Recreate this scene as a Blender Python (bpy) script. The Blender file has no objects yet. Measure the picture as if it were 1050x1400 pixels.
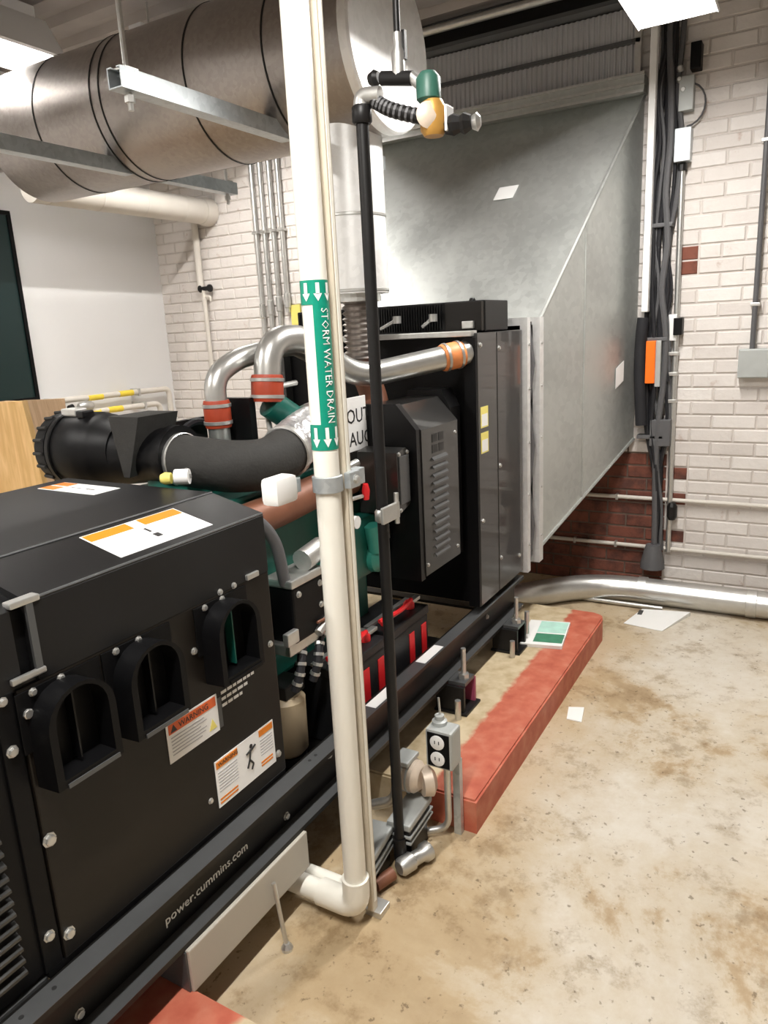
import bpy, bmesh, math, random
from mathutils import Vector, Matrix

random.seed(7)
scene = bpy.context.scene
COL = scene.collection
PI = math.pi

# ------------------------------------------------------------------ camera
CAM = Matrix(((0.49660947, 0.23438355, -0.83572926, 0.0),
              (-0.86655241, 0.07879586, -0.49282668, 0.0),
              (-0.04965846, 0.96894559, 0.2422364, 1.6),
              (0, 0, 0, 1)))
cd = bpy.data.cameras.new('camera')
cd.sensor_fit = 'VERTICAL'; cd.sensor_height = 36.0; cd.lens = 1000.0 / 1400.0 * 36.0
cd.clip_start = 0.02; cd.clip_end = 60
cam = bpy.data.objects.new('camera', cd); COL.objects.link(cam)
cam.matrix_world = CAM
scene.camera = cam

# ------------------------------------------------------------------ world and exposure
w = bpy.data.worlds.new('world'); scene.world = w; w.use_nodes = True
w.node_tree.nodes['Background'].inputs[0].default_value = (0.9, 0.95, 1.0, 1)
w.node_tree.nodes['Background'].inputs[1].default_value = 0.05
vs = scene.view_settings
vs.view_transform = 'Standard'; vs.look = 'None'; vs.gamma = 1.0; vs.use_curve_mapping = False
vs.exposure = 0.68
LAMP_W = 42.0           # watts of each strip light
LAMP_COL = (1.0, 0.965, 0.92)

# ------------------------------------------------------------------ materials
MATS = {}
def M(name, col, rough=0.5, metal=0.0, var=0.0, scale=12.0, bump=0.0, bscale=60.0, emit=0.0, coat=0.0, spec=0.5):
    m = bpy.data.materials.new(name); m.use_nodes = True
    nt = m.node_tree; b = nt.nodes['Principled BSDF']
    b.inputs['Base Color'].default_value = (*col, 1); b.inputs['Roughness'].default_value = rough
    b.inputs['Metallic'].default_value = metal
    b.inputs['Coat Weight'].default_value = coat; b.inputs['Specular IOR Level'].default_value = spec
    if emit:
        b.inputs['Emission Color'].default_value = (*col, 1); b.inputs['Emission Strength'].default_value = emit
    if var or bump:
        tc = nt.nodes.new('ShaderNodeTexCoord')
        if var:
            n = nt.nodes.new('ShaderNodeTexNoise'); n.inputs['Scale'].default_value = scale; n.inputs['Detail'].default_value = 5
            nt.links.new(tc.outputs['Object'], n.inputs['Vector'])
            mx = nt.nodes.new('ShaderNodeMix'); mx.data_type = 'RGBA'
            mx.inputs[6].default_value = (*[max(0, c * (1 - var)) for c in col], 1)
            mx.inputs[7].default_value = (*[min(1, c * (1 + var)) for c in col], 1)
            nt.links.new(n.outputs['Fac'], mx.inputs[0]); nt.links.new(mx.outputs[2], b.inputs['Base Color'])
        if bump:
            n2 = nt.nodes.new('ShaderNodeTexNoise'); n2.inputs['Scale'].default_value = bscale; n2.inputs['Detail'].default_value = 4
            nt.links.new(tc.outputs['Object'], n2.inputs['Vector'])
            bp = nt.nodes.new('ShaderNodeBump'); bp.inputs['Strength'].default_value = bump; bp.inputs['Distance'].default_value = 0.01
            nt.links.new(n2.outputs['Fac'], bp.inputs['Height']); nt.links.new(bp.outputs['Normal'], b.inputs['Normal'])
    MATS[name] = m
    return m

def ramp(nt, src, stops):
    r = nt.nodes.new('ShaderNodeValToRGB')
    el = r.color_ramp.elements
    while len(el) > 1: el.remove(el[-1])
    el[0].position = stops[0][0]; el[0].color = (*stops[0][1], 1)
    for p, c in stops[1:]:
        e = el.new(p); e.color = (*c, 1)
    nt.links.new(src, r.inputs[0])
    return r

def M_floor():
    m = M('concrete_floor', (0.5, 0.4, 0.28), 0.62)
    nt = m.node_tree; b = nt.nodes['Principled BSDF']; L = nt.links.new
    tc = nt.nodes.new('ShaderNodeTexCoord')
    def noise(s, d=6, rough=0.6, dist=0.0, vec=None):
        n = nt.nodes.new('ShaderNodeTexNoise'); n.inputs['Scale'].default_value = s; n.inputs['Detail'].default_value = d
        n.inputs['Roughness'].default_value = rough; n.inputs['Distortion'].default_value = dist
        L(vec or tc.outputs['Object'], n.inputs['Vector']); return n
    big = noise(1.15, 9, 0.68, 0.35)
    r1 = ramp(nt, big.outputs['Fac'], [(0.36, (0.30, 0.21, 0.115)), (0.445, (0.43, 0.325, 0.20)), (0.49, (0.56, 0.49, 0.38)), (0.60, (0.63, 0.585, 0.505))])
    sx = nt.nodes.new('ShaderNodeSeparateXYZ'); g_ = nt.nodes.new('ShaderNodeNewGeometry'); L(g_.outputs['Position'], sx.inputs[0])
    nz = noise(2.2, 8, 0.7)
    s1 = nt.nodes.new('ShaderNodeMath'); s1.operation = 'MULTIPLY_ADD'; s1.inputs[1].default_value = 0.9; L(nz.outputs['Fac'], s1.inputs[0]); L(sx.outputs[1], s1.inputs[2])
    st = nt.nodes.new('ShaderNodeMapRange'); st.inputs[1].default_value = 0.96; st.inputs[2].default_value = 1.22; st.inputs[3].default_value = 0.0; st.inputs[4].default_value = 0.7
    L(s1.outputs[0], st.inputs[0])
    tan = nt.nodes.new('ShaderNodeMix'); tan.data_type = 'RGBA'; tan.inputs[7].default_value = (0.46, 0.35, 0.205, 1)
    L(st.outputs[0], tan.inputs[0]); L(r1.outputs[0], tan.inputs[6])
    mid = noise(7.0, 8, 0.72)
    r2 = ramp(nt, mid.outputs['Fac'], [(0.36, (0.55, 0.47, 0.36)), (0.47, (0.93, 0.9, 0.86)), (0.62, (1.0, 1.0, 1.0))])
    mul = nt.nodes.new('ShaderNodeMix'); mul.data_type = 'RGBA'; mul.blend_type = 'MULTIPLY'; mul.inputs[0].default_value = 0.75
    L(tan.outputs[2], mul.inputs[6]); L(r2.outputs[0], mul.inputs[7])
    sp = noise(34.0, 3, 0.6)
    r3 = ramp(nt, sp.outputs['Fac'], [(0.30, (0.28, 0.24, 0.18)), (0.37, (1, 1, 1))])
    mul2 = nt.nodes.new('ShaderNodeMix'); mul2.data_type = 'RGBA'; mul2.blend_type = 'MULTIPLY'; mul2.inputs[0].default_value = 0.7
    L(mul.outputs[2], mul2.inputs[6]); L(r3.outputs[0], mul2.inputs[7])
    L(mul2.outputs[2], b.inputs['Base Color'])
    bp = nt.nodes.new('ShaderNodeBump'); bp.inputs['Strength'].default_value = 0.25; bp.inputs['Distance'].default_value = 0.01
    L(mid.outputs['Fac'], bp.inputs['Height']); L(bp.outputs['Normal'], b.inputs['Normal'])
    return m

def M_galv(name, c0, c1, rough=0.38, scale=28.0, metal=0.85):
    m = M(name, c0, rough, metal)
    nt = m.node_tree; b = nt.nodes['Principled BSDF']; L = nt.links.new
    tc = nt.nodes.new('ShaderNodeTexCoord')
    v = nt.nodes.new('ShaderNodeTexVoronoi'); v.inputs['Scale'].default_value = scale
    L(tc.outputs['Object'], v.inputs['Vector'])
    sep = nt.nodes.new('ShaderNodeSeparateColor'); L(v.outputs['Color'], sep.inputs[0])
    n = nt.nodes.new('ShaderNodeTexNoise'); n.inputs['Scale'].default_value = 2.2; n.inputs['Detail'].default_value = 6
    L(tc.outputs['Object'], n.inputs['Vector'])
    add = nt.nodes.new('ShaderNodeMath'); add.operation = 'MULTIPLY_ADD'; add.inputs[1].default_value = 0.22
    L(sep.outputs[0], add.inputs[0]); L(n.outputs['Fac'], add.inputs[2])
    r = ramp(nt, add.outputs[0], [(0.42, c0), (0.78, c1)])
    L(r.outputs[0], b.inputs['Base Color'])
    rr = nt.nodes.new('ShaderNodeMath'); rr.operation = 'MULTIPLY_ADD'; rr.inputs[1].default_value = 0.2; rr.inputs[2].default_value = rough - 0.1
    L(add.outputs[0], rr.inputs[0]); L(rr.outputs[0], b.inputs['Roughness'])
    return m

def M_brick(name, base, worn, lo, hi, rough=0.75):
    m = M(name, base, rough)
    nt = m.node_tree; b = nt.nodes['Principled BSDF']; L = nt.links.new
    tc = nt.nodes.new('ShaderNodeTexCoord'); oi = nt.nodes.new('ShaderNodeObjectInfo')
    va = nt.nodes.new('ShaderNodeVectorMath'); va.operation = 'ADD'
    L(tc.outputs['Object'], va.inputs[0]); L(oi.outputs['Location'], va.inputs[1])
    n = nt.nodes.new('ShaderNodeTexNoise'); n.inputs['Scale'].default_value = 9; n.inputs['Detail'].default_value = 8; n.inputs['Roughness'].default_value = 0.7
    L(va.outputs[0], n.inputs['Vector'])
    r = ramp(nt, n.outputs['Fac'], [(lo, worn), (hi, base), (0.75, tuple(min(1, c * 1.06) for c in base))])
    mul = nt.nodes.new('ShaderNodeMix'); mul.data_type = 'RGBA'; mul.blend_type = 'MULTIPLY'; mul.inputs[0].default_value = 1
    rv = ramp(nt, oi.outputs['Random'], [(0, (0.86, 0.84, 0.83)), (1, (1.0, 1.0, 1.0))])
    L(r.outputs[0], mul.inputs[6]); L(rv.outputs[0], mul.inputs[7]); L(mul.outputs[2], b.inputs['Base Color'])
    n2 = nt.nodes.new('ShaderNodeTexNoise'); n2.inputs['Scale'].default_value = 40; n2.inputs['Detail'].default_value = 5
    L(va.outputs[0], n2.inputs['Vector'])
    bp = nt.nodes.new('ShaderNodeBump'); bp.inputs['Strength'].default_value = 0.35; bp.inputs['Distance'].default_value = 0.008
    L(n2.outputs['Fac'], bp.inputs['Height']); L(bp.outputs['Normal'], b.inputs['Normal'])
    return m

def M_curb(name='curb_paint', flip=False):
    # red safety paint on the outer strip and faces, bare cream concrete on the inner strip
    m = M(name, (0.6, 0.1, 0.05), 0.6)
    nt = m.node_tree; b = nt.nodes['Principled BSDF']; L = nt.links.new
    g = nt.nodes.new('ShaderNodeNewGeometry'); sp = nt.nodes.new('ShaderNodeSeparateXYZ'); L(g.outputs['Position'], sp.inputs[0])
    n = nt.nodes.new('ShaderNodeTexNoise'); n.inputs['Scale'].default_value = 16; n.inputs['Detail'].default_value = 7
    L(g.outputs['Position'], n.inputs['Vector'])
    red = ramp(nt, n.outputs['Fac'], [(0.3, (0.42, 0.09, 0.05)), (0.5, (0.50, 0.13, 0.075)), (0.72, (0.56, 0.20, 0.125))])
    cream = ramp(nt, n.outputs['Fac'], [(0.3, (0.42, 0.32, 0.18)), (0.6, (0.58, 0.48, 0.32))])
    ma = nt.nodes.new('ShaderNodeMath'); ma.operation = 'MULTIPLY_ADD'; ma.inputs[1].default_value = 0.05
    L(n.outputs['Fac'], ma.inputs[0]); L(sp.outputs[1], ma.inputs[2])
    mr = nt.nodes.new('ShaderNodeMapRange'); mr.inputs[1].default_value = 1.012; mr.inputs[2].default_value = 1.03
    L(ma.outputs[0], mr.inputs[0])
    mx = nt.nodes.new('ShaderNodeMix'); mx.data_type = 'RGBA'
    L(mr.outputs[0], mx.inputs[0]); L(red.outputs[0], mx.inputs[7 if flip else 6]); L(cream.outputs[0], mx.inputs[6 if flip else 7])
    L(mx.outputs[2], b.inputs['Base Color'])
    return m

def M_wood(name, a, c):
    m = M(name, a, 0.6)
    nt = m.node_tree; b = nt.nodes['Principled BSDF']; L = nt.links.new
    tc = nt.nodes.new('ShaderNodeTexCoord'); mp = nt.nodes.new('ShaderNodeMapping'); mp.inputs['Scale'].default_value = (9, 9, 1.2)
    L(tc.outputs['Object'], mp.inputs[0])
    n = nt.nodes.new('ShaderNodeTexNoise'); n.inputs['Scale'].default_value = 3; n.inputs['Detail'].default_value = 6; n.inputs['Distortion'].default_value = 1.2
    L(mp.outputs[0], n.inputs['Vector'])
    r = ramp(nt, n.outputs['Fac'], [(0.35, a), (0.65, c)]); L(r.outputs[0], b.inputs['Base Color'])
    return m

M_floor()
M_galv('galvanised', (0.47, 0.49, 0.475), (0.58, 0.60, 0.58), 0.40, 34, 0.75)
M_galv('silencer_jacket', (0.33, 0.30, 0.28), (0.43, 0.395, 0.37), 0.36, 70, 0.85)
M_galv('aluminium_jacket', (0.74, 0.74, 0.73), (0.86, 0.86, 0.85), 0.42, 40, 0.45)
M_galv('strut_steel', (0.42, 0.46, 0.48), (0.60, 0.64, 0.66), 0.4, 50, 0.7)
M_brick('brick_painted', (0.74, 0.705, 0.675), (0.46, 0.33, 0.27), 0.25, 0.38)
M_brick('brick_bare', (0.20, 0.066, 0.042), (0.09, 0.035, 0.025), 0.38, 0.55, 0.85)
M('mortar_painted', (0.60, 0.555, 0.52), 0.8, 0, 0.2, 14)
M('mortar_bare', (0.12, 0.085, 0.066), 0.9, 0, 0.3, 25)
M('plaster_white', (0.80, 0.80, 0.80), 0.6, 0, 0.03, 3)
M('ceiling_deck', (0.34, 0.31, 0.29), 0.55, 0.2, 0.2, 4)
M('corrugated_sheet', (0.60, 0.61, 0.63), 0.45, 0.5, 0.12, 5)
M('black_paint', (0.005, 0.005, 0.0055), 0.34, 0, 0.25, 5, spec=0.3)
M('black_panel', (0.0085, 0.0065, 0.0048), 0.38, 0, 0.3, 4, spec=0.3)
M('black_plastic', (0.0035, 0.0035, 0.004), 0.45, spec=0.18)
M('hood_black', (0.0085, 0.0085, 0.009), 0.40, 0, 0.35, 6, spec=0.33)
M('rail_black', (0.007, 0.0065, 0.006), 0.38, 0, 0.25, 8, spec=0.3)
M('grey_steel_paint', (0.095, 0.098, 0.10), 0.35, 0.3, 0.15, 10)
M('radiator_paint', (0.020, 0.0195, 0.0185), 0.28, 0.0, 0.25, 6, coat=0.45)
M('rubber_grey', (0.032, 0.031, 0.029), 0.75, 0, 0.2, 30, 0.15, 120, spec=0.3)
M('foil_wrap', (0.62, 0.62, 0.63), 0.32, 0.8, 0.25, 30, 0.7, 55)
M('engine_green', (0.006, 0.095, 0.072), 0.38, 0, 0.3, 14)
M('engine_green_light', (0.03, 0.23, 0.18), 0.4, 0, 0.2, 14)
M('chrome', (0.72, 0.72, 0.70), 0.25, 0.95)
M('zinc', (0.60, 0.60, 0.58), 0.38, 0.85, 0.15, 40)
M('aluminium_pipe', (0.60, 0.60, 0.58), 0.32, 0.85, 0.1, 20)
M('silicone_red', (0.36, 0.045, 0.015), 0.5, 0, 0.15, 30)
M('silicone_orange', (0.80, 0.28, 0.09), 0.5, 0, 0.1, 30)
M('red_plastic', (0.75, 0.02, 0.025), 0.35)
M('battery_case', (0.014, 0.0145, 0.016), 0.4, 0, 0.2, 10, spec=0.3)
M('white_pvc', (0.86, 0.84, 0.76), 0.38, 0, 0.05, 6)
M('beige_strut', (0.55, 0.49, 0.39), 0.5, 0, 0.15, 12)
M('white_label', (0.85, 0.85, 0.84), 0.45)
M('label_orange', (0.72, 0.21, 0.01), 0.45)
M('label_red_orange', (0.72, 0.13, 0.03), 0.45)
M('label_yellow', (0.80, 0.70, 0.18), 0.45)
M('label_green', (0.0, 0.26, 0.17), 0.4)
M('ink_black', (0.02, 0.02, 0.02), 0.5)
M('ink_grey', (0.42, 0.42, 0.44), 0.5)
M('ink_white', (0.85, 0.85, 0.83), 0.5)
M('bronze_pipe', (0.20, 0.08, 0.045), 0.5, 0.2, 0.3, 12)
M('tan_canister', (0.62, 0.50, 0.33), 0.45, 0, 0.1, 10)
M('grey_box_paint', (0.42, 0.44, 0.43), 0.5, 0.2, 0.1, 12)
M('grey_beam_paint', (0.46, 0.43, 0.37), 0.6, 0, 0.08, 4)
M('dark_board', (0.006, 0.022, 0.022), 0.35)
M('orange_case', (1.0, 0.17, 0.005), 0.45)
M('yellow_brass', (0.50, 0.27, 0.06), 0.4, 0.3, 0.2, 30)
M('valve_green', (0.03, 0.11, 0.08), 0.45)
M('black_iron', (0.010, 0.0095, 0.0095), 0.42, 0, 0.3, 30, spec=0.3)
M('cable_black', (0.022, 0.022, 0.025), 0.5, 0, 0.3, 8, spec=0.25)
M('cable_grey', (0.10, 0.10, 0.105), 0.5)
M('paper_white', (0.82, 0.82, 0.80), 0.7)
M('booklet_green', (0.06, 0.24, 0.14), 0.5, 0, 0.4, 30)
M('booklet_mint', (0.45, 0.72, 0.62), 0.5, 0, 0.3, 18)
M('yellow_paint', (0.85, 0.65, 0.06), 0.5)
M('lamp_tube', (1.0, 0.98, 0.94), 0.4, emit=9.0)
M('lamp_white', (0.85, 0.85, 0.85), 0.35)
M('white_insulation', (0.66, 0.62, 0.56), 0.6, 0, 0.08, 6)
M('brass_white', (0.62, 0.52, 0.42), 0.45, 0.2, 0.25, 25)
M('pink_bracket', (0.35, 0.07, 0.13), 0.5)
M_curb()
M_curb('curb_paint_worn', True)
M_wood('plywood_face', (0.62, 0.38, 0.14), (0.78, 0.52, 0.24))
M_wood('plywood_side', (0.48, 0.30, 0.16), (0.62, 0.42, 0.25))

# ------------------------------------------------------------------ mesh helpers
def nb(): return bmesh.new()

def box(bm, x0, x1, y0, y1, z0, z1, bevel=0.0):
    r = bmesh.ops.create_cube(bm, size=1.0)
    for v in r['verts']:
        v.co = Vector((x0 + (v.co.x + .5) * (x1 - x0), y0 + (v.co.y + .5) * (y1 - y0), z0 + (v.co.z + .5) * (z1 - z0)))
    if bevel:
        es = set(e for v in r['verts'] for e in v.link_edges)
        bmesh.ops.bevel(bm, geom=list(es), offset=bevel, segments=2, affect='EDGES', profile=0.6)
    return bm

def hexa(bm, p):            # eight corners: bottom 0-3, top 4-7
    v = [bm.verts.new(q) for q in p]
    for f in ((3, 2, 1, 0), (4, 5, 6, 7), (0, 1, 5, 4), (1, 2, 6, 5), (2, 3, 7, 6), (3, 0, 4, 7)):
        bm.faces.new([v[i] for i in f])
    return bm

def frame(d):
    d = Vector(d).normalized()
    a = Vector((0, 0, 1)) if abs(d.z) < .9 else Vector((1, 0, 0))
    u = d.cross(a).normalized(); return u, d.cross(u).normalized()

def lathe(bm, p0, d, prof, seg=20, caps=True):   # prof: (distance along axis, radius)
    p0 = Vector(p0); d = Vector(d).normalized(); u, v = frame(d)
    rings = []
    for t, r in prof:
        rings.append([bm.verts.new(p0 + d * t + (u * math.cos(2 * PI * k / seg) + v * math.sin(2 * PI * k / seg)) * max(r, 1e-4)) for k in range(seg)])
    for a, b in zip(rings, rings[1:]):
        for k in range(seg):
            bm.faces.new((a[k], a[(k + 1) % seg], b[(k + 1) % seg], b[k]))
    if caps:
        bm.faces.new(list(reversed(rings[0]))); bm.faces.new(rings[-1])
    return bm

def cyl(bm, p0, p1, r, seg=16):
    p0 = Vector(p0); p1 = Vector(p1)
    return lathe(bm, p0, p1 - p0, [(0, r), ((p1 - p0).length, r)], seg)

def fillet(pts, rad, n=6):
    pts = [Vector(p) for p in pts]; out = [pts[0]]
    for a, b, c in zip(pts, pts[1:], pts[2:]):
        d0 = (a - b); d1 = (c - b); r = min(rad, d0.length * .49, d1.length * .49)
        s = b + d0.normalized() * r; e = b + d1.normalized() * r
        for k in range(n + 1):
            t = k / n; out.append(s * (1 - t) ** 2 + b * 2 * t * (1 - t) + e * t * t)
    out.append(pts[-1]); return out

def catmull(pts, n=8):
    P = [Vector(p) for p in pts]; P = [2 * P[0] - P[1]] + P + [2 * P[-1] - P[-2]]; out = []
    for i in range(1, len(P) - 2):
        for k in range(n):
            t = k / n
            out.append(.5 * ((2 * P[i]) + (P[i + 1] - P[i - 1]) * t + (2 * P[i - 1] - 5 * P[i] + 4 * P[i + 1] - P[i + 2]) * t * t + (3 * P[i] - P[i - 1] - 3 * P[i + 1] + P[i + 2]) * t ** 3))
    out.append(P[-2]); return out

def tube(bm, pts, r, seg=12, caps=True):     # r: number or one radius per point
    pts = [Vector(p) for p in pts]; n = len(pts)
    rr = r if isinstance(r, (list, tuple)) else [r] * n
    t0 = (pts[1] - pts[0]).normalized(); u, v = frame(t0); rings = []
    for i, p in enumerate(pts):
        t = (pts[min(i + 1, n - 1)] - pts[max(i - 1, 0)]).normalized()
        q = t0.rotation_difference(t); u = q @ u; v = q @ v; t0 = t
        rings.append([bm.verts.new(p + (u * math.cos(2 * PI * k / seg) + v * math.sin(2 * PI * k / seg)) * rr[i]) for k in range(seg)])
    for a, b in zip(rings, rings[1:]):
        for k in range(seg):
            bm.faces.new((a[k], a[(k + 1) % seg], b[(k + 1) % seg], b[k]))
    if caps:
        bm.faces.new(list(reversed(rings[0]))); bm.faces.new(rings[-1])
    return bm

def prism(bm, poly, axis, a0, a1):   # poly in the two other axes, extruded along axis
    def P(q, a):
        return {'x': (a, q[0], q[1]), 'y': (q[0], a, q[1]), 'z': (q[0], q[1], a)}[axis]
    v0 = [bm.verts.new(P(q, a0)) for q in poly]; v1 = [bm.verts.new(P(q, a1)) for q in poly]
    n = len(poly)
    bm.faces.new(v0); bm.faces.new(list(reversed(v1)))
    for i in range(n):
        bm.faces.new((v0[i], v1[i], v1[(i + 1) % n], v0[(i + 1) % n]))
    return bm

WLOC = {}
def link(o, loc, parent, rot=None, scale=None):
    COL.objects.link(o); o.location = loc
    if rot: o.rotation_euler = rot
    if scale: o.scale = scale
    if parent is not None:
        o.parent = parent; o.matrix_parent_inverse = Matrix.Translation(-WLOC[parent.name])
    WLOC[o.name] = Vector(loc)
    return o

def obj(name, bm, mat, parent=None, smooth=False, base=False):
    bmesh.ops.recalc_face_normals(bm, faces=bm.faces[:])
    xs = [v.co for v in bm.verts]
    lo = Vector([min(c[i] for c in xs) for i in range(3)]); hi = Vector([max(c[i] for c in xs) for i in range(3)])
    c = (lo + hi) / 2
    if base: c.z = lo.z
    for v in bm.verts: v.co -= c
    me = bpy.data.meshes.new(name); bm.to_mesh(me); bm.free()
    me.materials.append(MATS[mat])
    if smooth:
        try: me.shade_smooth()
        except Exception: pass
        me.set_sharp_from_angle(angle=math.radians(40))
    o = bpy.data.objects.new(name, me)
    return link(o, c, parent)

def inst(name, src, parent, loc, rot=None, scale=None):     # another piece sharing the mesh of src
    return link(bpy.data.objects.new(name, src.data), Vector(loc), parent, rot, scale)

def tag(o, label, cat, group=None):
    o['label'] = label; o['category'] = cat
    if group: o['group'] = group
    return o

def thing(name, loc, label, cat, group=None):
    o = bpy.data.objects.new(name, None); o.empty_display_size = 0.05
    link(o, Vector(loc), None); return tag(o, label, cat, group)

def struct(o, stuff=False):
    o['kind'] = 'structure'; return o

DG = None
def text(s, size, loc, rot, mat, parent, name='lettering', depth=0.0008, align='LEFT', xs=1.0):
    cu = bpy.data.curves.new(name, 'FONT'); cu.body = s; cu.size = size; cu.extrude = depth; cu.align_x = align
    cu.resolution_u = 2
    t = bpy.data.objects.new(name, cu); COL.objects.link(t)
    dg = bpy.context.evaluated_depsgraph_get(); dg.update()
    me = bpy.data.meshes.new_from_object(t.evaluated_get(dg))
    bpy.data.objects.remove(t); bpy.data.curves.remove(cu)
    me.name = name; me.materials.clear(); me.materials.append(MATS[mat])
    return link(bpy.data.objects.new(name, me), Vector(loc), parent, rot, (xs, 1, 1))
FACE_Y = (PI / 2, 0, 0)             # lettering read from -Y, running along +X

# hex bolt head shared by everything (unit size, axis +Z)
_b = nb(); lathe(_b, (0, 0, 0), (0, 0, 1), [(0, 1.35), (0.18, 1.35), (0.2, 1.0), (0.85, 1.0), (1.0, 0.8)], 8)
BOLT = bpy.data.meshes.new('bolt'); bmesh.ops.recalc_face_normals(_b, faces=_b.faces[:]); _b.to_mesh(BOLT); _b.free(); BOLT.materials.append(MATS['zinc'])
AX = {'-y': (PI / 2, 0, 0), '+z': (0, 0, 0), '-x': (0, -PI / 2, 0), '-z': (PI, 0, 0)}
def bolt(parent, loc, axis='-y', r=0.008):
    return link(bpy.data.objects.new('bolt', BOLT), Vector(loc), parent, AX[axis], (r, r, r * 0.9))

# ------------------------------------------------------------------ the room
XW, YL, YR, XN, ZC = 4.40, 4.54, -3.2, -2.6, 3.28
struct(obj('floor', box(nb(), XN - .1, XW + .2, YR - .1, YL + .2, -0.12, 0), 'concrete_floor'))
struct(obj('wall_left', box(nb(), XN - .1, XW + .2, YL, YL + .15, 0, ZC), 'plaster_white'))
struct(obj('wall_right', box(nb(), XN - .1, XW + .2, YR - .15, YR, 0, ZC), 'plaster_white'))
struct(obj('wall_front', box(nb(), XN - .15, XN, YR - .15, YL + .15, 0, ZC), 'plaster_white'))
# ceiling: fluted steel deck, flutes running across the room
bm = nb(); prof = []
x = XN - .1
while x < XW + .2:
    prof += [(x, ZC), (x + .09, ZC), (x + .115, ZC + .04), (x + .205, ZC + .04)]; x += .23
va = [bm.verts.new((p[0], YR - .1, p[1])) for p in prof]; vb = [bm.verts.new((p[0], YL + .1, p[1])) for p in prof]
for i in range(len(prof) - 1): bm.faces.new((va[i], vb[i], vb[i + 1], va[i + 1]))
vt = [bm.verts.new(q) for q in ((XN - .2, YR - .2, ZC + .12), (XW + .3, YR - .2, ZC + .12), (XW + .3, YL + .2, ZC + .12), (XN - .2, YL + .2, ZC + .12))]
bm.faces.new(vt)
struct(obj('ceiling', bm, 'ceiling_deck'))

# back wall: slab with recessed joints and every brick in front of it
wb = struct(obj('wall_back', box(nb(), XW + .006, XW + .22, YR - .1, YL + .15, 0, ZC + .1), 'mortar_painted'))
obj('bare_mortar', box(nb(), XW + .0045, XW + .02, 0.70, 1.75, 0, 0.86), 'mortar_bare', wb)
CH, BL, JT = 0.075, 0.222, 0.009
def brick_mesh(L, name, mat):
    b = nb(); h = CH - JT; l = L - JT; d = 0.03; c = 0.004
    p = [(d, -l/2, -h/2), (d, l/2, -h/2), (d, l/2, h/2), (d, -l/2, h/2)]
    q = [(c, y, z) for _, y, z in p]; s = [(0, y * (1 - 2*c/l), z * (1 - 2*c/h)) for _, y, z in p]
    V = [[b.verts.new(t) for t in ring] for ring in (p, q, s)]
    for A, B in ((0, 1), (1, 2)):
        for i in range(4): b.faces.new((V[A][i], V[A][(i+1) % 4], V[B][(i+1) % 4], V[B][i]))
    b.faces.new(V[2]); bmesh.ops.recalc_face_normals(b, faces=b.faces[:])
    me = bpy.data.meshes.new(name); b.to_mesh(me); b.free(); me.materials.append(MATS[mat]); return me
BR = {(L, m): brick_mesh(L, 'brick', m) for L in (BL, BL / 2) for m in ('brick_painted', 'brick_bare')}
bricks = []
reach = {}
for k in range(12): reach[k] = 0.68
reach[9] = 0.56; reach[7] = 0.57; reach[4] = 0.56; reach[2] = 0.66; reach[1] = 0.7; reach[0] = 0.72
for k in range(int(ZC / CH) + 1):
    z = (k + .5) * CH
    if z + CH / 2 > ZC + .02: continue
    y = -3.2 + (BL / 2 if k % 2 else 0)
    while y < YL:
        L = BL; parts = [(y, BL)]
        if k in (24, 25) and y < 0.60 < y + BL: parts = [(y, BL / 2), (y + BL / 2, BL / 2)]
        elif k in reach and k < 11 and y < reach[k] < y + BL: parts = [(y, BL / 2), (y + BL / 2, BL / 2)]
        for yy, LL in parts:
            yc = yy + LL / 2
            red = (k in reach and k < 11 and reach[k] < yc < 1.72) or (k in (24, 25) and LL < BL and abs(yc - 0.60) < BL / 4 + .001)
            bricks.append((yc, z, LL, 'brick_bare' if red else 'brick_painted'))
        y += BL
def seen(yc, z):
    if -0.2 < yc < 0.86 and 0.1 < z < 3.1: return True
    if 0.86 <= yc < 1.7 and z < 0.86: return True
    return False
near = sorted([b for b in bricks if seen(b[0], b[1])], key=lambda b: (b[0]) ** 2 + (b[1] - 1.3) ** 2 * .3)[:300]
ns = set((b[0], b[1]) for b in near)
for yc, z, LL, m in near:
    link(bpy.data.objects.new('brick', BR[(LL, m)]), Vector((XW + random.uniform(-.0015, .0015), yc, z)), wb)
for m in ('brick_painted', 'brick_bare'):
    V, F = [], []
    for yc, z, LL, mm in bricks:
        if mm != m or (yc, z) in ns: continue
        if yc < -1.2: continue
        me = BR[(LL, m)]; o = len(V); dx = random.uniform(-.0015, .0015)
        V += [(v.co.x + XW + dx, v.co.y + yc, v.co.z + z) for v in me.vertices]
        F += [[i + o for i in p.vertices] for p in me.polygons]
    if V:
        me = bpy.data.meshes.new('brick_field'); me.from_pydata(V, [], F); me.update(); me.materials.append(MATS[m])
        o = link(bpy.data.objects.new('brick_field', me), Vector((0, 0, 0)), wb); o['kind'] = 'stuff'

# dark opening board on the left wall
t = thing('wall_board', (2.6, YL, 1.26), 'dark green-black board with black frame on the smooth white wall', 'board')
obj('board', box(nb(), 2.05, 3.13, YL - .03, YL - .001, 1.27, 2.42), 'dark_board', t)
bm = nb(); box(bm, 2.02, 3.15, YL - .04, YL - .001, 1.25, 1.275); box(bm, 2.02, 3.15, YL - .04, YL - .001, 2.42, 2.445)
box(bm, 2.02, 2.05, YL - .04, YL - .001, 1.275, 2.42); box(bm, 3.125, 3.15, YL - .04, YL - .001, 1.275, 2.42)
obj('frame', bm, 'black_plastic', t)

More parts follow.
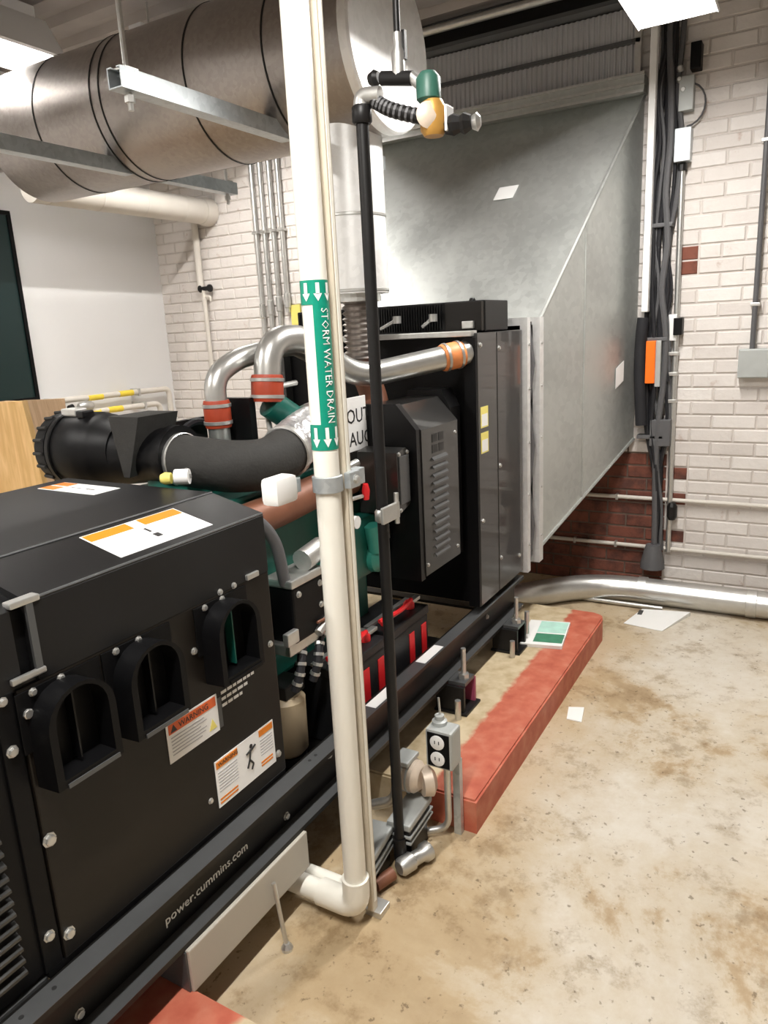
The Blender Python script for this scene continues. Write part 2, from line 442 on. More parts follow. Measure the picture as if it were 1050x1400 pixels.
# ------------------------------------------------------------------ strip lights
def fixture(x0, x1, y, z, label, hw=.16, dp=.10, watts=LAMP_W):
    t = thing('strip_light', ((x0 + x1) / 2, y, z + dp + .01), label, 'light', 'ceiling strip lights')
    bm = nb()
    prof = [(-hw, z), (-.05, z + dp), (.05, z + dp), (hw, z)]
    inn = [(q[0] * .975, q[1] - .006) for q in prof]
    outer = [[bm.verts.new((xx, y + a, c + .006)) for a, c in prof] for xx in (x0, x1)]
    inner = [[bm.verts.new((xx, y + a, c)) for a, c in inn] for xx in (x0, x1)]
    for R_ in (outer, inner):
        for i in range(3): bm.faces.new((R_[0][i], R_[0][i + 1], R_[1][i + 1], R_[1][i]))
    for i in (0, 3): bm.faces.new((outer[0][i], outer[1][i], inner[1][i], inner[0][i]))
    for e in (0, 1):
        for i in range(3): bm.faces.new((outer[e][i], outer[e][i + 1], inner[e][i + 1], inner[e][i]))
    obj('reflector', bm, 'lamp_white', t)
    obj('ballast_box', box(nb(), x0 + .05, x1 - .05, y - .045, y + .045, z + dp + .007, z + dp + .06, .006), 'lamp_white', t)
    for xx in (x0, x1):
        b2 = nb(); prism(b2, [(y - hw, z), (y - .05, z + dp), (y + .05, z + dp), (y + hw, z)], 'x', xx - .004, xx + .004); obj('end_plate', b2, 'lamp_white', t)
    for s in (-.028, .028):
        obj('lamp_tube', cyl(nb(), (x0 + .03, y + s, z + dp - .028), (x1 - .03, y + s, z + dp - .028), .013, 12), 'lamp_tube', t, True)
    for xx in (x0 + .15, x1 - .15):
        obj('hanger_rod', cyl(nb(), (xx, y, z + dp + .055), (xx, y, ZC + .02), .005, 8), 'zinc', t)
    ld = bpy.data.lights.new('strip_lamp', 'AREA'); ld.shape = 'RECTANGLE'; ld.size = x1 - x0 - .08; ld.size_y = .05
    ld.energy = watts; ld.color = LAMP_COL
    lo = bpy.data.objects.new('strip_lamp', ld); link(lo, Vector(((x0 + x1) / 2, y, z + dp - .045)), t)
    return t
fixture(2.42, 3.62, 0.60, 2.78, 'white strip light over the floor by the galvanised duct', watts=LAMP_W * .75)
fixture(1.65, 2.86, 3.60, 3.02, 'white strip light behind the large silencer at the left', .17, .19, LAMP_W * .45)
fixture(2.98, 3.85, 3.10, 2.95, 'added unseen strip light between the silencer and the back wall', .17, .145, LAMP_W * .45)  # hidden by the silencer, added to throw the light cutoff on both walls
fixture(-0.2, 1.0, 0.60, 2.78, 'added unseen strip light over the aisle, nearest the camera')  # lamp added out of view to light the room from the camera end
fixture(-1.1, 0.1, 3.0, 2.95, 'added unseen strip light over the near end of the room, left side')  # another out-of-view lamp, added for general room light

# ------------------------------------------------------------------ ceiling runs
tag(obj('ceiling_conduit', cyl(nb(), (4.22, YR + .05, 3.22), (4.22, YL - .05, 3.22), .022, 12), 'zinc', None, True), 'grey conduit running under the ceiling along the back wall', 'conduit')
t = thing('roof_beam', (4.33, 1.5, 3.1), 'dark steel roof beam high on the back wall', 'beam')
bm = nb(); box(bm, 4.28, 4.395, -3.0, YL - .02, 3.255, 3.275); obj('upper_flange', bm, 'grey_steel_paint', t)
bm = nb(); box(bm, 4.33, 4.345, -3.0, YL - .02, 3.16, 3.255); obj('web', bm, 'black_iron', t)
bm = nb(); box(bm, 4.28, 4.395, -3.0, YL - .02, 3.14, 3.16); obj('lower_flange', bm, 'grey_steel_paint', t)
# corrugated closure sheet between duct and ceiling
bm = nb(); n = 240; row = []
for i in range(n + 1):
    y = .90 + (2.62 - .90) * i / n; xx = 4.375 + (.005 if i % 4 < 2 else -.005); row.append((xx, y))
v0 = [bm.verts.new((a, b, 2.80)) for a, b in row]; v1 = [bm.verts.new((a, b, 3.135)) for a, b in row]
for i in range(n): bm.faces.new((v0[i], v0[i + 1], v1[i + 1], v1[i]))
cs = thing('closure_sheet', (4.37, 1.7, 2.8), 'grey corrugated metal sheet filling the wall above the duct', 'metal sheet')
obj('sheet', bm, 'corrugated_sheet', cs)
obj('edge_trim', box(nb(), 4.352, 4.395, .895, .925, 2.80, 3.135), 'zinc', cs)
obj('edge_trim', box(nb(), 4.352, 4.395, .90, 2.62, 2.965, 2.985), 'grey_steel_paint', cs)

# ------------------------------------------------------------------ exhaust silencer
SX, SZ, SR, SL = 2.60, 2.592, 0.29, 1.97
t = thing('exhaust_silencer', (SX, 3.0, SZ - SR), 'large metal-jacketed exhaust silencer hanging under the ceiling', 'silencer')
obj('shell', lathe(nb(), (SX, 1.42, SZ), (0, 1, 0), [(0, SR), (SL, SR), (SL + .10, SR * .55)], 64), 'silencer_jacket', t, True)
bm = nb(); lathe(bm, (SX, 1.425, SZ), (0, -1, 0), [(-.02, SR + .003), (.012, SR + .003), (.02, SR - .004), (.02, .01)], 64)
obj('end_cap', bm, 'aluminium_jacket', t, True)
for y in (1.762, 2.138, 2.605, 2.66, 3.03):
    obj('seam_band', lathe(nb(), (SX, y, SZ), (0, 1, 0), [(-.004, SR + .001), (-.003, SR + .003), (.003, SR + .003), (.004, SR + .001)], 64, False), 'black_iron', t, True)
obj('outlet_pipe', cyl(nb(), (SX, 3.47, SZ), (SX, YL - .005, SZ), .10, 20), 'silencer_jacket', t, True)

def hanger(y, x0, x1, label):
    h = thing('silencer_hanger', ((x0 + x1) / 2, y, 2.31), label, 'hanger', 'strut hangers carrying the silencer')
    bm = nb(); z0, z1 = 2.318, 2.375
    box(bm, x0, x1, y - .028, y - .024, z0, z1); box(bm, x0, x1, y + .024, y + .028, z0, z1); box(bm, x0, x1, y - .024, y + .024, z0, z0 + .004)
    box(bm, x0, x1, y - .024, y - .012, z1 - .004, z1); box(bm, x0, x1, y + .012, y + .024, z1 - .004, z1)
    obj('strut_channel', bm, 'strut_steel', h)
    for xx in (x0 + .05, x1 - .05):
        r = obj('threaded_rod', cyl(nb(), (xx, y, z0 - .05), (xx, y, ZC + .03), .0085, 8), 'zinc', h, True)
        obj('nut', lathe(nb(), (xx, y, z0 - .028), (0, 0, 1), [(0, .016), (.02, .016)], 6), 'zinc', r)
        obj('washer', box(nb(), xx - .024, xx + .024, y - .024, y + .024, z1, z1 + .006), 'zinc', r)
hanger(1.823, 1.68, 3.22, 'grey strut hanger under the silencer, nearer its white end cap')
hanger(2.70, 1.70, 3.20, 'grey strut hanger under the silencer, further left')

# vertical exhaust riser
EX, EY = 2.59, 1.60
t = thing('exhaust_riser', (EX, EY, 1.45), 'silver insulated vertical exhaust pipe dropping from the silencer to the engine', 'pipe')
obj('insulated_pipe', cyl(nb(), (EX, EY, 1.74), (EX, EY, 2.36), .128, 40), 'aluminium_jacket', t, True)
for z in (1.745, 2.02):
    obj('seam_band', lathe(nb(), (EX, EY, z), (0, 0, 1), [(0, .129), (.002, .131), (.010, .131), (.012, .129)], 40, False), 'zinc', t, True)
bm = nb(); prof = [(0, .062)]
for i in range(11): prof += [(.02 + i * .022, .052), (.031 + i * .022, .066)]
prof += [(.28, .062)]
lathe(bm, (EX, EY, 1.46), (0, 0, 1), prof, 24); obj('bellows', bm, 'silencer_jacket', t, True)
obj('flange', lathe(nb(), (EX, EY, 1.71), (0, 0, 1), [(0, .095), (.03, .095)], 24), 'zinc', t)

# ------------------------------------------------------------------ discharge duct
DY0, DY1 = 1.15, 2.12           # throat at the radiator
WY0, WY1 = 0.875, 2.50          # mouth at the wall
DX = 3.50
t = thing('discharge_duct', (4.0, 1.65, 0.45), 'big galvanised sheet metal duct flaring from the radiator up to the back wall', 'duct')
A = [(DX, DY0, .47), (DX, DY1, .47), (DX, DY1, 1.61), (DX, DY0, 1.61)]
B = [(4.385, WY0, .91), (4.385, WY1, .91), (4.385, WY1, 2.72), (4.385, WY0, 2.72)]
def panel(name, pts, th=.004):
    bm = nb(); P = [Vector(p) for p in pts]; n = (P[1] - P[0]).cross(P[2] - P[0]).normalized() * th
    hexa(bm, P + [p + n for p in P]); return obj(name, bm, 'galvanised', t)
def lerp(a, b, f): return tuple(a[i] + (b[i] - a[i]) * f for i in range(3))
panel('top_panel', [A[3], A[2], B[2], B[3]])
f = .42                          # the near side is two sheets with a standing joint
panel('side_panel', [A[0], A[3], lerp(A[3], B[3], f), lerp(A[0], B[0], f)])
panel('side_panel', [lerp(A[0], B[0], f), lerp(A[3], B[3], f), B[3], B[0]])
panel('side_panel', [A[1], B[1], B[2], A[2]])
panel('bottom_panel', [A[0], B[0], B[1], A[1]])
def strip(name, p, q, r=.008, mat='galvanised'):
    return obj(name, tube(nb(), [p, q], r, 6), mat, t)
strip('corner_seam', A[3], B[3], .011); strip('corner_seam', A[0], B[0], .010); strip('corner_seam', A[2], B[2]); strip('corner_seam', A[1], B[1])
strip('sheet_joint', tuple(Vector(lerp(A[3], B[3], f)) + Vector((0, -.002, 0))), tuple(Vector(lerp(A[0], B[0], f)) + Vector((0, -.002, 0))), .004)
bm = nb()                        # collar at the wall
box(bm, 4.30, 4.395, WY0 - .012, WY1 + .01, 2.72, 2.80); obj('wall_collar', bm, 'galvanised', t)
for xx, z in ((4.30, 2.80), (4.295, 2.755), (4.29, 2.715)):
    obj('angle_bar', box(nb(), xx - .02, xx + .02, WY0 - .015, WY1 + .02, z - .006, z + .006), 'zinc', t)
for xx in (3.29, 3.475):         # flanges either side of the canvas
    bm = nb(); w_ = .02 if xx < 3.4 else .03; y0, y1, z0, z1 = DY0 - .02, DY1 + .02, .41, 1.62
    box(bm, xx - w_, xx + w_, y0, y0 + .035, z0, z1); box(bm, xx - w_, xx + w_, y1 - .035, y1, z0, z1)
    box(bm, xx - w_, xx + w_, y0 + .035, y1 - .035, z0, z0 + .035); box(bm, xx - w_, xx + w_, y0 + .035, y1 - .035, z1 - .035, z1)
    fl = obj('flange', bm, 'aluminium_jacket', t)
    for z in (.55, .8, 1.05, 1.3, 1.5): bolt(fl, (xx, y0 - .001, z), '-y', .006)
bm = nb(); box(bm, 3.31, 3.445, DY0 + .02, DY1 - .02, .44, 1.60); obj('canvas_connector', bm, 'black_plastic', t)
for z0, z1 in ((.44, .80), (.82, 1.22), (1.24, 1.58)):
    obj('canvas_fold', tube(nb(), [(3.378, DY0 + .022, z0), (3.385, DY0 + .004, (z0 + z1) / 2), (3.375, DY0 + .022, z1)], .022, 8), 'cable_grey', t, True)
# stickers
n_ = Vector(A[2]) - Vector(A[3]); e_ = Vector(B[3]) - Vector(A[3]); nn = n_.cross(e_).normalized()
def sticker_quad(name, c, u, v, nrm, mat, parent, th=.0015):
    c = Vector(c); u = Vector(u); v = Vector(v); nrm = Vector(nrm).normalized() * th
    P = [c - u - v, c + u - v, c + u + v, c - u + v]
    return obj(name, hexa(nb(), P + [p + nrm for p in P]), mat, parent)
c = Vector((0, 0, 0))
P3 = Vector(A[3]); W0 = Vector(A[2]) - P3
# point on the top panel from its own plane: 22 % across, 46 % up
def on_top(s_, u_): return Vector(lerp(lerp(A[3], A[2], s_), lerp(B[3], B[2], s_), u_))
nt_ = (Vector(A[2]) - Vector(A[3])).cross(Vector(B[3]) - Vector(A[3])).normalized()
if nt_.z < 0: nt_ = -nt_
ct = on_top(.385, .60) + nt_ * .006
sticker_quad('sticker', ct, (Vector(B[2]) - Vector(B[3])).normalized() * .055, e_.normalized() * .045, nt_, 'white_label', t)
def on_side(s_, u_): return Vector(lerp(lerp(A[0], A[3], s_), lerp(B[0], B[3], s_), u_))
ns_ = (Vector(A[3]) - Vector(A[0])).cross(Vector(B[0]) - Vector(A[0])).normalized()
if ns_.y > 0: ns_ = -ns_
sticker_quad('sticker', on_side(.28, .80) + ns_ * .006, (Vector(B[0]) - Vector(A[0])).normalized() * .045, (0, 0, .055), ns_, 'white_label', t)

# ------------------------------------------------------------------ radiator
t = thing('radiator', (2.95, 1.63, .40), 'tall black radiator between the engine and the galvanised duct', 'radiator')
obj('core', box(nb(), 2.78, 3.20, 1.175, 2.10, .42, 1.555), 'black_plastic', t)
for x0, x1 in ((2.73, 2.936), (2.942, 3.25)):
    obj('side_panel', box(nb(), x0, x1, 1.148, 1.170, .43, 1.568, .004), 'radiator_paint', t)
obj('side_panel', box(nb(), 2.73, 3.25, 2.10, 2.122, .43, 1.568), 'radiator_paint', t)
obj('front_edge', box(nb(), 2.715, 2.735, 1.150, 1.20, .43, 1.55), 'black_plastic', t)
obj('top_rail', box(nb(), 2.70, 2.76, 1.16, 2.12, 1.556, 1.578, .003), 'zinc', t)
obj('header_tank', box(nb(), 2.86, 3.12, 1.165, 2.10, 1.572, 1.695, .006), 'black_paint', t)
bm = nb(); 
for i in range(60): box(bm, 2.852, 2.862, 1.36 + i * .0122, 1.366 + i * .0122, 1.585, 1.685)
o = obj('tank_fins', bm, 'black_paint', t)
obj('tank_bracket', box(nb(), 2.83, 2.86, 1.17, 1.33, 1.575, 1.69, .003), 'black_panel', t)
obj('bracket_clip', box(nb(), 2.815, 2.832, 1.20, 1.25, 1.585, 1.615, .003), 'zinc', t)
obj('filler_neck', lathe(nb(), (3.0, 1.28, 1.69), (0, 0, 1), [(0, .014), (.012, .014), (.02, .010)], 12), 'black_paint', t, True)
for y, l in ((1.62, .16), (1.42, .10)):
    h = obj('coolant_fitting', cyl(nb(), (2.80, y, 1.60), (2.80, y - l * .5, 1.635), .008, 8), 'zinc', t, True)
    obj('hose_clamp', lathe(nb(), (2.80, y - l * .5, 1.62), (0, 0, 1), [(0, .018), (.03, .018)], 10), 'zinc', h)
for x, z in ((2.96, 1.50), (2.96, 1.0), (2.96, .58), (2.76, 1.52), (2.76, .8), (3.2, .52)):
    bolt(t, (x, 1.148, z), '-y', .008)
for z0, z1 in ((1.19, 1.275), (1.085, 1.17)):
    l = obj('warning_label', box(nb(), 2.752, 2.83, 1.1465, 1.149, z0, z1), 'label_yellow', t)
    obj('white_field', box(nb(), 2.76, 2.822, 1.1458, 1.147, z0 + .006, z1 - .03), 'white_label', l)
# side guard over the fan
g = thing('fan_guard', (2.46, 1.3, .66), 'black louvred sheet metal guard in front of the radiator', 'guard')
gx0, gx1, gy = 2.285, 2.605, 1.185
bm = nb(); prism(bm, [(gy, .70), (1.40, .70), (1.40, 1.335), (1.265, 1.335), (gy, 1.245)], 'x', gx0 + .012, gx1)
obj('housing', bm, 'radiator_paint', g)
bm = nb(); prism(bm, [(gy + .004, .69), (1.40, .69), (1.40, 1.34), (1.265, 1.34), (gy + .004, 1.25)], 'x', gx0 - .02, gx0 + .012)
obj('front_plate', bm, 'black_paint', g)
bm = nb(); prism(bm, [(gy + .03, .68), (1.40, .68), (1.40, 1.36), (1.25, 1.36), (gy + .03, 1.29)], 'x', gx1, 2.70)
obj('rear_plate', bm, 'black_paint', g)
bm = nb(); box(bm, -.062, .062, -.010, .004, -.003, .003)
for v in bm.verts:
    if v.co.y < -.005: v.co.z -= .016
sl = obj('louvre', bm, 'grey_steel_paint', g); first = True
for i in range(13):
    z = .765 + i * .0305; 
    if i == 0: sl.location = Vector((2.435, gy - .002, z)); WLOC[sl.name] = Vector(sl.location)
    else: inst('louvre', sl, g, (2.435, gy - .002, z))
for z in (1.165, 1.205):
    for xx in (2.40, 2.455):
        obj('vent_slot', box(nb(), xx - .021, xx + .021, gy - .0015, gy + .004, z - .015, z + .015), 'ink_black', g)
for x, z in ((2.315, .74), (2.58, .74), (2.58, 1.2)): bolt(g, (x, gy, z), '-y', .006)
g = thing('belt_guard', (2.18, 1.3, .96), 'small black box guard left of the louvred fan guard', 'guard')
bm = nb(); prism(bm, [(2.165, .965), (2.25, .99), (2.25, 1.185), (2.23, 1.195), (2.165, 1.185)], 'y', 1.215, 1.375); obj('housing', bm, 'radiator_paint', g)
obj('side_cover', box(nb(), 2.175, 2.245, 1.210, 1.216, 1.0, 1.17, .002), 'grey_steel_paint', g)
obj('mount_bracket', box(nb(), 2.17, 2.24, 1.375, 1.40, 1.0, 1.04), 'black_paint', g)
for x, z in ((2.18, 1.178), (2.178, .98), (2.24, 1.178)): bolt(g, (x, 1.215, z), '-y', .006)

# ------------------------------------------------------------------ skid
t = thing('skid_frame', (1.75, 1.64, .235), 'long black steel skid frame carrying the generator', 'skid')
def rail(y, s):
    bm = nb(); yo = y
    box(bm, .15, 3.26, min(yo, yo + s * .058), max(yo, yo + s * .058), .381, .395)
    box(bm, .15, 3.26, min(yo + s * .048, yo + s * .058), max(yo + s * .048, yo + s * .058), .249, .381)
    box(bm, .15, 3.26, min(yo, yo + s * .058), max(yo, yo + s * .058), .235, .249)
    return obj('rail', bm, 'rail_black', t)
r1 = rail(1.148, 1); r2 = rail(2.13, -1)
for z in (.3955, .2495):         # lighter grey facing on top of both flanges
    obj('flange_face', box(nb(), .15, 3.26, 1.1475, 1.198, z - .0004, z + .0008), 'grey_steel_paint', r1)
for x in (.3, 1.46, 2.2, 3.15):
    obj('cross_member', box(nb(), x - .03, x + .03, 1.207, 2.07, .236, .2495), 'rail_black', t)
obj('deck_plate', box(nb(), .35, .66, 1.21, 1.32, .38, .398), 'grey_steel_paint', t)
obj('deck_plate', box(nb(), 1.45, 2.7, 1.207, 2.07, .25, .262), 'rail_black', t)
for x, z in ((1.395, .275), (.70, .275), (2.0, .31), (2.9, .31), (1.62, .34)): bolt(t, (x, 1.196, z), '-y', .009)
for x in (.65, .58, .51, 1.50, 1.53):
    obj('slot_hole', lathe(nb(), (x, 1.178, .3955), (0, 0, 1), [(0, .005), (.0015, .005)], 10), 'ink_black', t)
for x0_, x1_ in ((1.84, 1.985), (2.20, 2.36)):
    rl = obj('rail_label', box(nb(), x0_, x1_, 1.155, 1.195, .3964, .3974), 'white_label', r1)
text('power.cummins.com', .034, (.938, 1.1952, .288), FACE_Y, 'ink_white', t, 'lettering', xs=1.02)
sb = thing('support_box', (1.17, 1.2, .12), 'plain grey-tan steel box wedged under the near end of the black skid rail', 'box')
obj('body', box(nb(), .945, 1.41, 1.138, 1.45, .118, .2345, .004), 'grey_beam_paint', sb)
obj('end_plate', box(nb(), .940, .947, 1.145, 1.44, .122, .23), 'grey_steel_paint', sb)
st = thing('anchor_stud', (1.237, 1.10, 0), 'thin steel anchor stud standing on the floor under the skid', 'stud')
obj('rod', cyl(nb(), (1.237, 1.10, .004), (1.237, 1.125, .2), .006, 8), 'zinc', st, True)
obj('foot', lathe(nb(), (1.237, 1.10, 0), (0, 0, 1), [(0, .016), (.008, .016), (.02, .008)], 10), 'zinc', st)

# ------------------------------------------------------------------ concrete curbs
def curb(name, x0, x1, y0, y1, label, mat='curb_paint'):
    bm = nb(); poly = [(x0, y0), (x1 - .07, y0), (x1 - .02, y0 + .015), (x1, y0 + .06), (x1, y1), (x0, y1)]
    prism(bm, poly, 'z', 0, .12)
    bmesh.ops.bevel(bm, geom=[e for e in bm.edges if all(v.co.z > .1 for v in e.verts)], offset=.007, segments=2, affect='EDGES')
    return tag(obj(name, bm, mat, None, False, True), label, 'curb', 'concrete curbs under the skid')
curb('concrete_curb', 1.885, 3.60, .825, 1.30, 'long red-painted concrete curb on the floor in front of the duct')
curb('concrete_curb', .10, .955, .86, 1.36, 'short red and cream concrete curb at the bottom edge, under the near skid end', 'curb_paint_worn')
curb('concrete_curb', 1.885, 3.60, 1.98, 2.30, 'concrete curb under the far skid rail, behind the batteries and engine')

def isolator(x, label, pink=False):
    h = thing('vibration_isolator', (x, 1.12, .12), label, 'isolator', 'isolators between the skid and the long curb')
    obj('base_plate', box(nb(), x - .07, x + .07, 1.06, 1.20, .121, .131, .002), 'black_iron', h)
    bm = nb(); pts = []
    for k in range(65):
        a = k / 64 * 2 * PI * 4.5; pts.append((x + .028 * math.cos(a), 1.155 + .028 * math.sin(a), .133 + .085 * k / 64))
    obj('spring', tube(bm, pts, .006, 6), 'pink_bracket' if pink else 'black_iron', h, True)
    obj('housing', box(nb(), x - .06, x - .046, 1.075, 1.195, .131, .234), 'black_iron', h)
    obj('housing', box(nb(), x + .046, x + .06, 1.075, 1.195, .131, .234), 'pink_bracket' if pink else 'black_iron', h)
    obj('top_lug', box(nb(), x - .045, x + .045, 1.075, 1.147, .235, .249), 'grey_steel_paint', h)
    s = obj('stud', cyl(nb(), (x, 1.10, .245), (x, 1.10, .375), .010, 10), 'zinc', h, True)
    obj('nut', lathe(nb(), (x, 1.10, .249), (0, 0, 1), [(0, .022), (.02, .022)], 6), 'zinc', s)
    obj('levelling_bolt', cyl(nb(), (x - .095, 1.085, .121), (x - .095, 1.085, .20), .012, 10), 'zinc', h, True)
isolator(2.42, 'spring isolator with tall steel stud, middle of the skid rail', True)
isolator(3.02, 'spring isolator with tall steel stud, beside the green booklet')

# ------------------------------------------------------------------ generator housing
t = thing('generator_housing', (.95, 1.62, .40), 'black generator and breaker housing with arched covers and warning labels', 'generator')
EYF = 1.20
obj('body', box(nb(), .12, 1.405, EYF + .035, 2.05, .40, 1.0), 'black_plastic', t)
obj('side_panel', box(nb(), .697, 1.42, EYF, EYF + .03, .412, 1.0, .004), 'black_panel', t)
obj('bottom_trim', box(nb(), .66, 1.42, EYF + .004, EYF + .034, .397, .412), 'black_plastic', t)
prof = [(EYF, 1.0), (EYF, 1.150), (EYF + .006, 1.158), (1.362, 1.197), (1.378, 1.200), (1.96, 1.205), (2.06, 1.16), (2.06, 1.0)]
bm = nb(); prism(bm, prof, 'x', .745, 1.42)
h = obj('hood', bm, 'hood_black', t)
obj('hood_fold', tube(nb(), [(.75, EYF + .003, 1.155), (1.42, EYF + .003, 1.155)], .0035, 6), 'grey_steel_paint', h)
obj('hood_fold', tube(nb(), [(.75, 1.370, 1.199), (1.42, 1.370, 1.199)], .003, 6), 'grey_steel_paint', h)
bm = nb(); prism(bm, [(y + .006 if y < 1.3 else y, z - .004) for y, z in prof], 'x', .12, .715); h2 = obj('hood', bm, 'hood_black', t)
bm = nb(); prism(bm, [(y + .02 if y < 1.3 else y, z - .012) for y, z in prof], 'x', .715, .745); obj('hood_joint', bm, 'black_plastic', t)
obj('joint_cap', box(nb(), .712, .772, EYF - .004, EYF + .02, 1.150, 1.162, .003), 'zinc', h)
obj('joint_strip', box(nb(), .742, .756, EYF - .003, EYF + .004, 1.02, 1.152), 'grey_steel_paint', h)
obj('joint_foot', box(nb(), .690, .760, EYF - .006, EYF + .004, 1.012, 1.024, .003), 'zinc', h)
# near louvred side
obj('louvre_panel', box(nb(), .12, .66, EYF + .012, EYF + .034, .41, .985), 'black_plastic', t)
obj('corner_post', box(nb(), .655, .694, EYF + .004, EYF + .034, .41, 1.0, .003), 'black_plastic', t)
bm = nb(); box(bm, -.22, .22, -.010, .006, -.003, .003)
for v in bm.verts:
    if v.co.y < -.004: v.co.z -= .008
sl = obj('louvre', bm, 'radiator_paint', t)
for i in range(16):
    z = .455 + i * .026; p = (.40, EYF + .008, z)
    if i == 0: sl.location = Vector(p); WLOC[sl.name] = Vector(p)
    else: inst('louvre', sl, t, p)
# arched cable covers
def arch(cx, cz, w_, h_, n=12):
    r = w_ / 2; P = [(cx - r, cz - h_ / 2), (cx + r, cz - h_ / 2)]
    for k in range(n + 1):
        a = PI * k / n; P.append((cx + r * math.cos(a), cz + h_ / 2 - r + r * math.sin(a)))
    return P
def cover(cx, green=False):
    cz = .893
    bm = nb(); o_ = arch(cx, cz, .150, .19); i_ = arch(cx, cz + .004, .118, .166); n = len(o_)
    y0, y1, y2 = EYF - .001, EYF - .055, EYF - .006
    R0 = [bm.verts.new((p[0] - .004, y0, p[1])) for p in o_]; R1 = [bm.verts.new((p[0], y1, p[1])) for p in o_]
    R2 = [bm.verts.new((p[0], y1, p[1])) for p in i_]; R3 = [bm.verts.new((p[0], y2, p[1])) for p in i_]
    for a, b in ((R0, R1), (R1, R2), (R2, R3)):
        for k in range(n): bm.faces.new((a[k], a[(k + 1) % n], b[(k + 1) % n], b[k]))
    bm.faces.new(R3)
    c_ = obj('cable_cover', bm, 'black_plastic', t, True)
    obj('flange', box(nb(), cx - .095, cx + .09, EYF - .004, EYF, cz - .02, cz + .10, .001), 'black_plastic', c_)
    obj('bottom_lip', box(nb(), cx - .055, cx + .065, EYF - .058, EYF - .008, cz - .097, cz - .088), 'grey_steel_paint' if not green else 'black_plastic', c_)
    obj('inner_rib', box(nb(), cx - .002, cx + .002, EYF - .03, EYF - .006, cz - .07, cz + .07), 'engine_green' if green else 'black_paint', c_)
    for dx, dz in ((-.06, .093), (.0, .094), (.075, -.10)):
        bolt(c_, (cx + dx, EYF - .004, cz + dz), '-y', .0065)
cover(.785); cover(.975); cover(1.235, True)
for x, z, r in ((.709, .95, .010), (.707, .682, .011), (.712, .462, .010), (1.13, .894, .007), (1.39, .476, .008), (1.125, .497, .006), (1.40, .80, .007)):
    bolt(t, (x, EYF, z), '-y', r)
for x, z, r in ((.672, .891, .009), (.674, .486, .009), (.672, .99, .007)): bolt(t, (x, EYF + .004, z), '-y', r)
obj('hood_catch', box(nb(), 1.33, 1.375, EYF - .008, EYF + .002, 1.002, 1.016, .002), 'zinc', t)
for x in (1.235, 1.285): bolt(t, (x, EYF, 1.004), '-y', .0065)
# warning labels
def lab(x0, x1, z0, z1, head, parent, name='warning_label'):
    l = obj(name, box(nb(), x0, x1, EYF - .0022, EYF - .0004, z0, z1), 'white_label', parent); return l
l = lab(1.017, 1.182, .662, .760, None, t)
obj('header_band', box(nb(), 1.023, 1.176, EYF - .0032, EYF - .0018, .732, .756), 'label_red_orange', l)
bm = nb(); prism(bm, [(1.028, .735), (1.048, .735), (1.038, .753)], 'y', EYF - .0038, EYF - .003); obj('hazard_triangle', bm, 'ink_black', l)
text('WARNING', .020, (1.054, EYF - .0034, .737), FACE_Y, 'ink_black', l, 'lettering', .0004)
for i in range(6): obj('print_line', box(nb(), 1.028, 1.028 + .105 + .012 * math.sin(i * 2.3), EYF - .0028, EYF - .0018, .720 - i * .0085, .7225 - i * .0085), 'ink_grey', l)
bm = nb(); prism(bm, [(1.147, .676), (1.173, .676), (1.160, .703)], 'y', EYF - .0032, EYF - .0018); obj('hazard_triangle', bm, 'label_yellow', l)
l = lab(1.150, 1.378, .460, .588, None, t)
obj('header_band', box(nb(), 1.154, 1.232, EYF - .0032, EYF - .0018, .566, .584), 'label_orange', l)
obj('header_band', box(nb(), 1.318, 1.374, EYF - .0032, EYF - .0018, .566, .584), 'label_orange', l)
text('WARNING', .015, (1.160, EYF - .0034, .570), FACE_Y, 'ink_black', l, 'lettering', .0004)
for i in range(7):
    obj('print_line', box(nb(), 1.158, 1.228, EYF - .0028, EYF - .0018, .552 - i * .0085, .5545 - i * .0085), 'ink_grey', l)
    if i < 6: obj('print_line', box(nb(), 1.320, 1.370, EYF - .0028, EYF - .0018, .552 - i * .0085, .5545 - i * .0085), 'ink_grey', l)
for z in (.478, .468): obj('print_line', box(nb(), 1.156, 1.222, EYF - .0028, EYF - .0018, z, z + .005), 'label_orange', l)
for z in (.487, .478): obj('print_line', box(nb(), 1.318, 1.366, EYF - .0028, EYF - .0018, z, z + .005), 'label_orange', l)
fig = nb()                        # little falling figure of the pictogram
lathe(fig, (1.283, EYF - .0030, .560), (0, -1, 0), [(0, .006), (.0006, .006)], 10)
for a, b in (((1.281, .552), (1.274, .525)), ((1.281, .549), (1.263, .545)), ((1.281, .548), (1.300, .556)), ((1.274, .525), (1.287, .508)), ((1.287, .508), (1.279, .494)), ((1.274, .525), (1.264, .505))):
    tube(fig, [(a[0], EYF - .0028, a[1]), (b[0], EYF - .0028, b[1])], .0028, 6)
obj('pictogram', fig, 'ink_black', l)
pr = obj('printed_block', box(nb(), 1.1835, 1.197, EYF - .0012, EYF - .0003, .665, .745), 'grey_steel_paint', t)
for i, (a_, b_) in enumerate(((1.20, 1.325), (1.20, 1.30), (1.20, 1.275))):
    xx = a_
    while xx < b_:              # broken runs of small white print, too fine to read
        l_ = random.uniform(.008, .02)
        obj('print_mark', box(nb(), xx, min(xx + l_, b_), EYF - .0010, EYF - .0003, .748 - i * .017, .756 - i * .017), 'ink_white', pr); xx += l_ + .004
